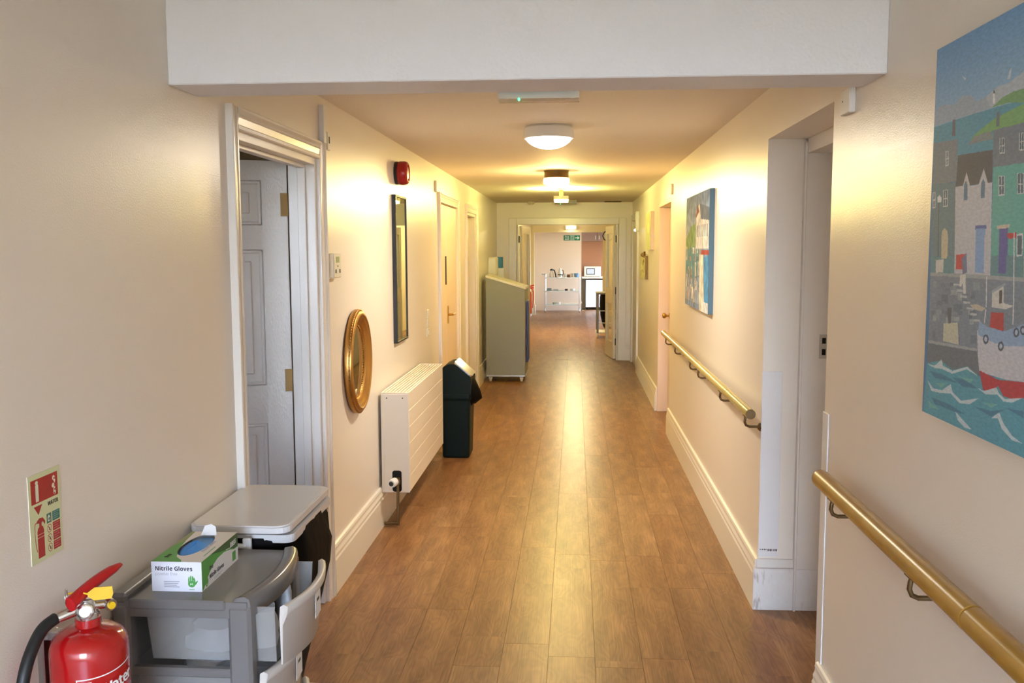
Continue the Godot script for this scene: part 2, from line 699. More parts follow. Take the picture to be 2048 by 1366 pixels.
func build_floor():
	var f := structure("floor", "oak-look plank floor running down the whole corridor", "floor")
	var st := S()
	box(st, Vector3(-3.3, -0.1, -25.4), Vector3(2.8, -0.0055, 3.0))
	part(f, "subfloor", st, M.wood_slab)
	st = S()
	box(st, Vector3(-3.15, -0.0055, -4.9), Vector3(LEFT, -0.001, -1.2))
	box(st, Vector3(RIGHT, -0.0055, -13.1), Vector3(RIGHT + 0.42, -0.001, -3.0))
	box(st, Vector3(LEFT, -0.0055, -1.5), Vector3(RIGHT, -0.001, 2.8))
	part(f, "floor_sheet", st, M.wood_slab)
	var r := RandomNumberGenerator.new()
	r.seed = 77
	# rows of boards: [x range, z range]
	for zone in [[LEFT, RIGHT, -1.5, END - 0.07], [RIGHT, RIGHT + 0.36, -3.03, -4.03], [-1.08, 1.2, END - 0.07, ARCH], [-1.35, 2.0, ARCH, -25.2]]:
		for k in range(-8, 14):
			var x0 := maxf(-0.1 + k * 0.184, zone[0])
			var x1 := minf(-0.1 + (k + 1) * 0.184, zone[1])
			if x1 - x0 < 0.01:
				continue
			var z: float = zone[2]
			var stop := z - 1.22 * r.randf_range(0.15, 1.0)
			while z > zone[3] + 0.02:
				var z1: float = maxf(stop, zone[3])
				plank(f, x0, x1, z, z1, M["plank_%d" % r.randi_range(0, 14)], r.randf(), r.randf())
				z = z1
				stop = z - 1.22


# skirting board profile: out from the wall (x), up (y)
func skirt_profile(h: float, d: float) -> PackedVector2Array:
	return PackedVector2Array([Vector2(0, 0), Vector2(d, 0), Vector2(d, h * 0.70), Vector2(d * 0.82, h * 0.74), Vector2(d * 0.86, h * 0.80), Vector2(d * 0.62, h * 0.86), Vector2(d * 0.58, h * 0.90), Vector2(d * 0.66, h * 0.93), Vector2(d * 0.5, h * 0.98), Vector2(d * 0.2, h), Vector2(0, h)])

func build_baseboards():
	var st := S()
	var left := Transform3D(Basis(Vector3(1, 0, 0), Vector3(0, 1, 0), Vector3(0, 0, 1)), Vector3(LEFT, 0, 0))
	for z in [[-4.08, -7.5], [-8.84, -9.42], [-10.5, END], [2.8, -2.93]]:
		extrude(st, skirt_profile(0.23, 0.024), z[1], z[0], left)
	solid("baseboard_left", "tall moulded cream skirting along the radiator wall", "skirting board", st, M.skirting)
	st = S()
	var right := Transform3D(Basis(Vector3(-1, 0, 0), Vector3(0, 1, 0), Vector3(0, 0, -1)), Vector3(RIGHT, 0, 0))
	for z in [[-4.03, -7.95], [-9.1, -11.92], [2.8, -3.0]]:
		extrude(st, skirt_profile(0.23, 0.024), -z[0], -z[1], right)
	solid("baseboard_right", "tall moulded cream skirting under the handrails", "skirting board", st, M.skirting)
	# return of the skirting into the doorway reveal, chipped paint on its end
	var img := blank(256, 192, Color.html("e6e1da"))
	var n := FastNoiseLite.new()
	n.seed = 21
	n.frequency = 0.04
	n.fractal_octaves = 4
	for y in 192:
		for x in 256:
			var edge := maxf(0.0, 1.0 - x / 34.0) * 1.0
			var streaks := clampf(n.get_noise_2d(x * 1.2, y * 0.25) * 1.4 - 0.45 + edge * 0.8, 0, 1)
			var pale := clampf(n.get_noise_2d(x * 0.7 + 300, y * 0.4) * 1.2, 0, 1)
			var c := img.get_pixel(x, y).lerp(Color.html("7a6a5c"), streaks * (0.6 if x < 60 else 0.2))
			img.set_pixel(x, y, c.lerp(Color.html("f2efe9"), pale * 0.4))
	var m := mat("chipped_paint", "ffffff", 0.35)
	m.albedo_texture = tex(img)
	var b := structure("baseboard_reveal", "chipped white skirting block closing the wall end by the right doorway", "skirting board", Vector3(0.93, 0, -4.03))
	st = S()
	box(st, Vector3(-0.134, 0, 0.0), Vector3(0.152, 0.19, 0.022), 0.002)
	box(st, Vector3(-0.12, 0.19, 0.0), Vector3(0.05, 0.23, 0.012), 0.003)
	part(b, "board", st, M.white_gloss)
	st = S()
	picture_quad(st, Vector3(-0.132, 0.002, 0.0225), Vector3(0.150, 0.002, 0.0225), Vector3(0.150, 0.188, 0.0225), Vector3(-0.132, 0.188, 0.0225))
	part(b, "chipped_face", st, m)
	st = S()
	for x in [[-1.2, -0.94], [0.72, 0.80]]:
		extrude(st, skirt_profile(0.23, 0.022), 0, x[1] - x[0], Transform3D(Basis(Vector3(0, 0, 1), Vector3(0, 1, 0), Vector3(-1, 0, 0)), Vector3(x[1], 0, END)))
	solid("baseboard_end", "cream skirting on either side of the double doors", "skirting board", st, M.skirting)
	st = S()
	box(st, Vector3(-1.2, 0, ARCH), Vector3(-0.985, 0.26, ARCH + 0.025), 0.004)
	box(st, Vector3(-1.0, 0, ARCH - 0.16), Vector3(-0.975, 0.26, ARCH + 0.025), 0.004)
	box(st, Vector3(0.66, 0, ARCH - 0.16), Vector3(1.2, 0.26, ARCH + 0.025), 0.004)
	box(st, Vector3(-1.08, 0, ARCH), Vector3(-1.06, 0.22, END - 0.15), 0.004)
	solid("baseboard_hall", "cream plinth blocks at the square opening past the hall", "skirting board", st, M.skirting)
	st = S()
	box(st, Vector3(-1.35, 0, -24.3), Vector3(0.19, 0.2, -24.28), 0.004)
	box(st, Vector3(0.165, 0, -25.2), Vector3(0.19, 0.2, -24.28), 0.004)
	solid("baseboard_far", "pale skirting behind the tea trolley", "skirting board", st, M.far_wall)


# moulded architrave round an opening on a side wall; side -1 for the left wall, 1 for the right
func architrave(parent: Node, side: int, z0: float, z1: float, top: float, w: float, m: Material, d := 0.024):
	var x := LEFT if side < 0 else RIGHT
	var o := parent as Node3D
	# profile: across from the opening (x), out from the wall (y)
	var prof := PackedVector2Array([Vector2(0, 0), Vector2(w, 0), Vector2(w, d), Vector2(w * 0.97, d * 1.1), Vector2(w * 0.86, d * 1.1), Vector2(w * 0.80, d * 0.98), Vector2(w * 0.72, d * 0.8), Vector2(w * 0.6, d * 0.86), Vector2(w * 0.55, d * 0.72), Vector2(w * 0.25, d * 0.6), Vector2(w * 0.2, d * 0.72), Vector2(w * 0.06, d * 0.72), Vector2(0, d * 0.6)])
	var out := Vector3(-side, 0, 0)
	var st := S()
	extrude(st, prof, 0, top + w, Transform3D(Basis(Vector3(0, 0, 1), out, Vector3(0, 1, 0)), Vector3(x, 0, z0) - o.position))
	part(parent, "architrave", st, m)
	st = S()
	extrude(st, prof, 0, top + w, Transform3D(Basis(Vector3(0, 0, -1), out, Vector3(0, 1, 0)), Vector3(x, 0, z1) - o.position))
	part(parent, "architrave", st, m)
	st = S()
	extrude(st, prof, z1, z0, Transform3D(Basis(Vector3(0, 1, 0), out, Vector3(0, 0, 1)), Vector3(x, top, 0) - o.position))
	part(parent, "architrave", st, m)


# a panelled leaf in local coordinates: hinge at x = 0, width to -x, front faces +z, stands on y = 0
func panelled_leaf(parent: Node, w: float, h: float, m: Material) -> MeshInstance3D:
	var st := S()
	var t := 0.02
	var cols := [[0.11, (w - 0.10) / 2 - 0.0], [(w + 0.10) / 2, w - 0.11]]
	var rows := [[0.24, 0.83], [1.0, 1.60], [1.705, 1.90]]
	box(st, Vector3(-0.11, 0, -t), Vector3(0, h, t), 0.002)
	box(st, Vector3(-w, 0, -t), Vector3(-w + 0.11, h, t), 0.002)
	box(st, Vector3(-(w + 0.10) / 2, 0.0, -t), Vector3(-(w - 0.10) / 2, h, t), 0.0)
	var ys := [0.0, rows[0][0], rows[0][1], rows[1][0], rows[1][1], rows[2][0], rows[2][1], h]
	for k in 4:
		box(st, Vector3(-w + 0.1, ys[k * 2], -t * 0.99), Vector3(-0.1, ys[k * 2 + 1], t * 0.99))
	var leaf := part(parent, "leaf", st, m)
	for c in cols:
		for r in rows:
			st = S()
			var x0: float = -c[1]
			var x1: float = -c[0]
			box(st, Vector3(x0 - 0.002, r[0] - 0.002, -0.008), Vector3(x1 + 0.002, r[1] + 0.002, 0.008))
			# moulding round the panel and the raised field
			for e in [[x0, r[0], x0 + 0.018, r[1]], [x1 - 0.018, r[0], x1, r[1]], [x0, r[0], x1, r[0] + 0.018], [x0, r[1] - 0.018, x1, r[1]]]:
				box(st, Vector3(e[0], e[1], 0.004), Vector3(e[2], e[3], 0.0165), 0.007)
			box(st, Vector3(x0 + 0.05, r[0] + 0.05, 0.004), Vector3(x1 - 0.05, r[1] - 0.05, 0.016), 0.008)
			part(leaf, "panel", st, m)
	return leaf


func hinge(parent: Node, at: Vector3, m: Material):
	var st := S()
	box(st, at + Vector3(-0.034, -0.05, -0.002), at + Vector3(0.0, 0.05, 0.002), 0.0006)
	rod(st, at + Vector3(0.003, -0.05, 0), at + Vector3(0.003, 0.05, 0), 0.006, 10)
	box(st, at + Vector3(0.006, -0.05, -0.001), at + Vector3(0.03, 0.05, 0.003), 0.0006)
	for k in 3:
		rod(st, at + Vector3(-0.018 + 0.006 * (k % 2), -0.035 + 0.035 * k, 0.002), at + Vector3(-0.018 + 0.006 * (k % 2), -0.035 + 0.035 * k, 0.0035), 0.004, 8)
	part(parent, "hinge", st, m)


func build_doors():
	# 1: open panelled door on the left
	var d := structure("door_1", "white gloss panelled door standing open behind the lidded bin", "door", Vector3(LEFT, 0, -3.5))
	architrave(d, -1, -3.02, -3.99, 2.0, 0.075, M.white_gloss)
	var st := S()
	var dx := -0.12
	box(st, Vector3(dx, 0, 0.45), Vector3(0.0, 2.0, 0.482), 0.002)
	box(st, Vector3(dx, 0, -0.492), Vector3(0.0, 2.0, -0.462), 0.002)
	box(st, Vector3(dx, 1.972, -0.462), Vector3(0.0, 2.002, 0.45), 0.002)
	part(d, "lining", st, M.white_gloss)
	st = S()
	box(st, Vector3(-0.075, 0, -0.462), Vector3(-0.04, 1.972, -0.447), 0.002)
	box(st, Vector3(-0.075, 0, 0.435), Vector3(-0.04, 1.972, 0.45), 0.002)
	box(st, Vector3(-0.075, 1.957, -0.447), Vector3(-0.04, 1.972, 0.435), 0.002)
	part(d, "door_stop", st, M.white_gloss)
	var pivot := Node3D.new()
	pivot.name = "door_leaf"
	d.add_child(pivot, true)
	pivot.position = Vector3(-0.135, 0.006, -0.495)
	pivot.rotation_degrees.y = 18.0
	panelled_leaf(pivot, 0.86, 1.985, M.door_gloss)
	for y in [1.795, 1.02, 0.2]:
		hinge(pivot, Vector3(0.004, y, 0.021), M.old_brass)
	st = S()
	rod(st, Vector3(-0.35, 2.0, 0.06), Vector3(-0.12, 2.03, 0.10), 0.008, 8)
	rod(st, Vector3(-0.12, 2.03, 0.10), Vector3(-0.02, 1.99, 0.3), 0.008, 8)
	box(st, Vector3(-0.42, 1.93, 0.021), Vector3(-0.22, 1.985, 0.06), 0.006)
	part(pivot, "door_closer", st, M.dark)
	# 2: closed leaf-and-a-half door on the left
	d = structure("door_2", "closed pink-cream double leaf door with brass lever beyond the tall mirror", "door", Vector3(LEFT, 0, -8.18))
	architrave(d, -1, -7.62, -8.75, 2.0, 0.08, M.white_gloss)
	st = S()
	box(st, Vector3(-0.05, 0.006, 0.135), Vector3(-0.004, 1.99, 0.55), 0.003)
	var leaf := part(d, "narrow_leaf", st, M.pink_door)
	st = S()
	box(st, Vector3(-0.004, 1.30, 0.16), Vector3(0.004, 1.55, 0.20), 0.002)
	part(leaf, "push_plate", st, M.dark, "black plate")
	st = S()
	box(st, Vector3(-0.05, 0.006, -0.565), Vector3(-0.004, 1.99, 0.127), 0.003)
	leaf = part(d, "main_leaf", st, M.pink_door)
	st = S()
	rod(st, Vector3(-0.004, 1.03, 0.07), Vector3(0.05, 1.03, 0.07), 0.011, 10)
	rod(st, Vector3(0.045, 1.03, 0.08), Vector3(0.045, 1.03, -0.04), 0.009, 10)
	box(st, Vector3(-0.004, 0.95, 0.05), Vector3(0.004, 1.11, 0.09), 0.002)
	part(leaf, "lever_handle", st, M.brass, "brass lever")
	# 3: recessed door on the left, by the grey cabinet
	d = structure("door_3", "recessed cream door in white architrave before the grey cabinet", "door", Vector3(LEFT, 0, -9.96))
	architrave(d, -1, -9.5, -10.42, 2.0, 0.08, M.white_gloss)
	st = S()
	box(st, Vector3(-0.12, 0, -0.46), Vector3(0.0, 2.0, -0.43), 0.002)
	box(st, Vector3(-0.12, 0, 0.43), Vector3(0.0, 2.0, 0.46), 0.002)
	box(st, Vector3(-0.12, 1.97, -0.43), Vector3(0.0, 2.0, 0.43), 0.002)
	part(d, "lining", st, M.white_gloss)
	st = S()
	box(st, Vector3(-0.115, 0.006, -0.427), Vector3(-0.075, 1.967, 0.427), 0.002)
	leaf = part(d, "leaf", st, M.pink_door)
	st = S()
	rod(st, Vector3(-0.075, 1.0, 0.34), Vector3(-0.03, 1.0, 0.34), 0.011, 10)
	rod(st, Vector3(-0.03, 1.0, 0.35), Vector3(-0.03, 1.0, 0.24), 0.009, 10)
	part(leaf, "lever_handle", st, M.brass)
	# 4: deep doorway on the right with white lining
	d = structure("door_4", "deep doorway with white lining between the two handrails", "door", Vector3(RIGHT, 0, -3.53))
	st = S()
	box(st, Vector3(0.16, 0.19, -0.5), Vector3(0.42, 2.03, -0.475), 0.002)
	box(st, Vector3(0.16, 0.0, 0.475), Vector3(0.42, 2.03, 0.5), 0.002)
	box(st, Vector3(0.16, 2.005, -0.475), Vector3(0.42, 2.067, 0.475), 0.002)
	part(d, "lining", st, M.white_gloss)
	st = S()
	box(st, Vector3(0.15, 0.0, -0.5), Vector3(0.16, 2.05, -0.465), 0.002)
	part(d, "edge_bead", st, M.white_gloss)
	st = S()
	box(st, Vector3(0.365, 0.006, -0.472), Vector3(0.405, 2.0, 0.472), 0.002)
	part(d, "leaf", st, M.door_gloss)
	st = S()
	box(st, Vector3(0.232, 1.13, -0.4755), Vector3(0.270, 1.235, -0.473), 0.0005)
	var plate := part(d, "strike_plate", st, M.steel, "steel strike plate")
	st = S()
	box(st, Vector3(0.243, 1.195, -0.4735), Vector3(0.259, 1.22, -0.4725))
	box(st, Vector3(0.243, 1.145, -0.4735), Vector3(0.259, 1.172, -0.4725))
	part(plate, "latch_hole", st, M.gap)
	# 5: recessed door on the right at the end of the far handrail
	d = structure("door_5", "recessed pink-cream door with brass knob where the far handrail ends", "door", Vector3(RIGHT, 0, -8.525))
	st = S()
	box(st, Vector3(0.0, 0, -0.575), Vector3(0.14, 2.05, -0.535), 0.002)
	box(st, Vector3(0.0, 0, 0.535), Vector3(0.14, 2.05, 0.575), 0.002)
	box(st, Vector3(0.0, 2.01, -0.535), Vector3(0.14, 2.05, 0.535), 0.002)
	part(d, "lining", st, M.pink_door)
	st = S()
	box(st, Vector3(0.1, 0.006, -0.532), Vector3(0.14, 2.005, 0.532), 0.002)
	leaf = part(d, "leaf", st, M.pink_door)
	st = S()
	lathe(st, [Vector2(0, 0), Vector2(0.028, 0), Vector2(0.028, 0.005), Vector2(0.011, 0.008), Vector2(0.010, 0.03), Vector2(0.022, 0.038), Vector2(0.027, 0.052), Vector2(0.022, 0.066), Vector2(0, 0.072)], 16, along(Vector3(0.1, 0.96, -0.44), Vector3(-1, 0, 0)))
	part(leaf, "knob", st, M.brass, "brass knob")
	# 6: flush white door on the right, just before the double doors
	d = structure("door_6", "plain white door flush in the wall just before the double doors", "door", Vector3(RIGHT, 0, -12.55))
	architrave(d, 1, -12.0, -13.1, 2.0, 0.08, M.white_gloss)
	st = S()
	box(st, Vector3(0.004, 0.006, -0.547), Vector3(0.05, 1.995, 0.547), 0.003)
	part(d, "leaf", st, M.white_gloss)
	# 7: double doors at the end, both leaves swung back into the hall
	d = structure("door_7", "pair of cream glazed double doors swung open into the hall", "door", Vector3(-0.11, 0, END))
	st = S()
	for s in [-1, 1]:
		box(st, Vector3(s * 0.73 - 0.02, 0, -0.15), Vector3(s * 0.73 + 0.02, 2.0, 0.0), 0.003)
		box(st, Vector3(s * 0.79 - 0.055, 0, 0.0), Vector3(s * 0.79 + 0.055, 2.06, 0.02), 0.004)
	box(st, Vector3(-0.71, 1.965, -0.15), Vector3(0.71, 2.0, 0.0), 0.003)
	box(st, Vector3(-0.735, 1.965, 0.0), Vector3(0.735, 2.06, 0.02), 0.004)
	part(d, "door_frame", st, M.skirting)
	for s in [-1, 1]:
		pivot = Node3D.new()
		pivot.name = numbered(d, "glazed_leaf")
		d.add_child(pivot, true)
		pivot.position = Vector3(s * 0.705, 0.008, -0.13)
		pivot.rotation_degrees.y = s * 7.5
		glazed_leaf(pivot, s)


func glazed_leaf(p: Node3D, s: int):
	# hinge edge at the origin, the leaf runs to -z, 0.69 wide
	var st := S()
	var w := 0.69
	var x0 := -0.04 if s > 0 else 0.0
	var x1 := x0 + 0.04
	for z in [[0.0, -0.11], [-w + 0.11, -w]]:
		box(st, Vector3(x0, 0, z[1]), Vector3(x1, 1.945, z[0]), 0.003)
	for y in [[0.0, 0.24], [0.80, 1.02], [1.83, 1.945]]:
		box(st, Vector3(x0, y[0], -w + 0.11), Vector3(x1, y[1], -0.11), 0.0)
	part(p, "stiles_and_rails", st, M.skirting)
	st = S()
	box(st, Vector3(x0 + 0.017, 1.02, -w + 0.11), Vector3(x0 + 0.023, 1.83, -0.11))
	part(p, "pane", st, M.glass)
	st = S()
	box(st, Vector3(x0 + 0.017, 0.24, -w + 0.11), Vector3(x0 + 0.023, 0.80, -0.11))
	part(p, "pane", st, M.glass)
	st = S()
	box(st, Vector3(x0 - 0.004 if s > 0 else x1, 0.95, -w + 0.02), Vector3(x0 if s > 0 else x1 + 0.004, 1.25, -w + 0.09), 0.001)
	part(p, "push_plate", st, M.steel)
	for y in [0.25, 1.0, 1.75]:
		st = S()
		rod(st, Vector3(0, y - 0.05, 0.004), Vector3(0, y + 0.05, 0.004), 0.009, 10)
		box(st, Vector3(-0.004, y - 0.05, -0.03), Vector3(0.004, y + 0.05, 0.004), 0.0)
		part(p, "hinge", st, M.dark)


# ---------------------------------------------------------------- lamps

func lamp_light(parent: Node, at: Vector3, hex: String, energy: float, size: float):
	var l := OmniLight3D.new()
	l.name = numbered(parent, "bulb_light")
	l.light_color = Color.html(hex)
	l.light_energy = energy
	l.light_size = size
	l.omni_range = 30.0
	l.omni_attenuation = 2.0
	l.shadow_enabled = true
	parent.add_child(l, true)
	l.position = at


func lamp_panel(parent: Node, at: Vector3, hex: String, energy: float, size: float):
	var l := AreaLight3D.new()
	l.name = numbered(parent, "panel_light")
	l.light_color = Color.html(hex)
	l.light_energy = energy
	l.area_size = Vector2(size, size)
	l.area_normalize_energy = true
	l.area_range = 30.0
	l.area_attenuation = 2.0
	l.shadow_enabled = true
	parent.add_child(l, true)
	l.position = at
	l.rotation_degrees = Vector3(-90, 0, 0)


func build_lamps():
	var st: SurfaceTool
	# first: round white drum with a glowing dished cover
	var t := thing("ceiling_lamp", "round white ceiling lamp with bright white dished cover", "ceiling lamp", Vector3(-0.147, CEILING, -5.15))
	st = S()
	lathe(st, [Vector2(0, -0.04), Vector2(0.128, -0.04), Vector2(0.128, -0.068), Vector2(0.137, -0.068), Vector2(0.141, -0.06), Vector2(0.137, -0.012), Vector2(0.125, 0), Vector2(0, 0)], 40)
	part(t, "drum", st, M.plastic_white)
	st = S()
	lathe(st, [Vector2(0, -0.124), Vector2(0.03, -0.1225), Vector2(0.06, -0.116), Vector2(0.09, -0.104), Vector2(0.115, -0.086), Vector2(0.128, -0.069), Vector2(0.128, -0.062), Vector2(0, -0.062)], 40)
	part(t, "diffuser_lamp", st, glow("led_white", "fffaf2", 8.0))
	lamp_panel(t, Vector3(0, -0.128, 0), "fff3dc", 3.4, 0.17)
	# second: dark metal gallery with a warm glass drum
	t = thing("ceiling_lamp", "ceiling lamp with dark brass collar and warm glowing glass drum", "ceiling lamp", Vector3(-0.162, CEILING, -8.0))
	st = S()
	lathe(st, [Vector2(0, -0.062), Vector2(0.101, -0.062), Vector2(0.105, -0.055), Vector2(0.105, -0.006), Vector2(0.112, 0), Vector2(0, 0)], 32)
	part(t, "collar", st, M.bronze)
	st = S()
	lathe(st, [Vector2(0, -0.122), Vector2(0.09, -0.122), Vector2(0.106, -0.116), Vector2(0.113, -0.104), Vector2(0.113, -0.07), Vector2(0.106, -0.063), Vector2(0, -0.063)], 32)
	part(t, "glass_drum_lamp", st, glow("warm_glass", "ffe0a0", 5.0))
	lamp_light(t, Vector3(0, -0.15, 0), "ffdc8e", 1.6, 0.08)
	# third: small lantern hung on a stem, open at the top
	t = thing("ceiling_lamp", "small square lantern lamp on a short stem washing the ceiling", "ceiling lamp", Vector3(-0.155, CEILING, -10.3))
	st = S()
	rod(st, Vector3(0, -0.085, 0), Vector3(0, 0, 0), 0.022, 14)
	lathe(st, [Vector2(0, -0.012), Vector2(0.05, -0.012), Vector2(0.055, 0), Vector2(0, 0)], 20)
	part(t, "stem", st, M.old_brass)
	st = S()
	for a in 4:
		var xf := Transform3D(Basis(Vector3.UP, PI / 2 * a), Vector3.ZERO)
		box(st, Vector3(-0.084, -0.125, 0.078), Vector3(0.084, -0.085, 0.084), 0.001, xf)
	part(t, "shade_band", st, M.plastic_cream)
	st = S()
	box(st, Vector3(-0.078, -0.152, -0.078), Vector3(0.078, -0.13, 0.078), 0.006)
	part(t, "diffuser_lamp", st, glow("tube_warm", "fff3b8", 5.0))
	lamp_light(t, Vector3(0, -0.10, 0.0), "f8f090", 7.0, 0.06)
	# emergency bulkheads with a green charge light
	emergency_light(Vector3(-0.155, CEILING, -3.95), 0.34, "clear covered emergency light on the ceiling behind the white beam", false)
	emergency_light(Vector3(-0.13, CEILING, -12.7), 0.30, "small emergency light on the ceiling before the double doors", false)
	t = thing("emergency_light", "lit emergency light fixed above the square opening past the hall", "emergency light", Vector3(-0.10, 2.10, ARCH))
	st = S()
	box(st, Vector3(-0.14, 0.0, 0.0), Vector3(0.14, 0.09, 0.05), 0.008)
	part(t, "housing", st, M.plastic_white)
	st = S()
	box(st, Vector3(-0.12, 0.012, 0.05), Vector3(0.12, 0.075, 0.075), 0.01)
	part(t, "lit_tube_lamp", st, glow("emergency_tube", "fff6d8", 3.0))
	lamp_light(t, Vector3(0, 0.04, 0.1), "fff3d0", 0.12, 0.06)
	# lamp in the hall, hidden above the door head from here
	t = thing("ceiling_lamp", "warm round ceiling lamp in the hall beyond the double doors", "ceiling lamp", Vector3(0, 2.4, -17.5))
	st = S()
	lathe(st, [Vector2(0, -0.02), Vector2(0.14, -0.02), Vector2(0.145, 0), Vector2(0, 0)], 28)
	part(t, "base_plate", st, M.plastic_white)
	st = S()
	lathe(st, [Vector2(0, -0.09), Vector2(0.07, -0.082), Vector2(0.12, -0.055), Vector2(0.135, -0.021), Vector2(0, -0.021)], 28)
	part(t, "diffuser_lamp", st, M.warm_glass)
	lamp_light(t, Vector3(0, -0.12, 0), "fff0b4", 4.5, 0.1)


func emergency_light(at: Vector3, w: float, label: String, lit: bool):
	var t := thing("emergency_light", label, "emergency light", at, "ceiling emergency lights")
	var st := S()
	box(st, Vector3(-w / 2, -0.016, -0.05), Vector3(w / 2, 0, 0.05), 0.004)
	part(t, "base_plate", st, M.fitting_grey)
	st = S()
	rod(st, Vector3(-w * 0.36, -0.03, 0), Vector3(w * 0.4, -0.03, 0), 0.009, 12)
	part(t, "tube", st, M.plastic_white)
	for x in [-1, 1]:
		st = S()
		box(st, Vector3(x * w * 0.43 - 0.012, -0.042, -0.02), Vector3(x * w * 0.43 + 0.012, -0.016, 0.02), 0.003)
		part(t, "tube_holder", st, M.plastic_white)
	st = S()
	extrude(st, PackedVector2Array([Vector2(-0.05, -0.016), Vector2(0.05, -0.016), Vector2(0.044, -0.048), Vector2(0.03, -0.056), Vector2(-0.03, -0.056), Vector2(-0.044, -0.048)]), -w / 2, w / 2, Transform3D(Basis(Vector3(0, 0, 1), Vector3(0, 1, 0), Vector3(-1, 0, 0)), Vector3.ZERO))
	part(t, "clear_cover", st, M.cover)
	st = S()
	rod(st, Vector3(-w * 0.24, -0.054, 0.038), Vector3(-w * 0.24, -0.05, 0.050), 0.0045, 10)
	part(t, "charge_light_led", st, M.green_led, "green charge light")


# ---------------------------------------------------------------- near left: extinguisher, sign, drawers, gloves, bin

func build_near_left():
	build_extinguisher()
	build_sign()
	build_drawer_tower()
	build_glove_box()
	build_lidded_bin()
	var t := thing("paper_sheet", "white sheet lying on the floor beside the drawer tower", "paper", Vector3(-0.76, 0.0, -2.98), "", -0.05)
	var st := S()
	box(st, Vector3(-0.26, 0.0, -0.21), Vector3(0.13, 0.002, 0.21))
	part(t, "sheet", st, M.paper)


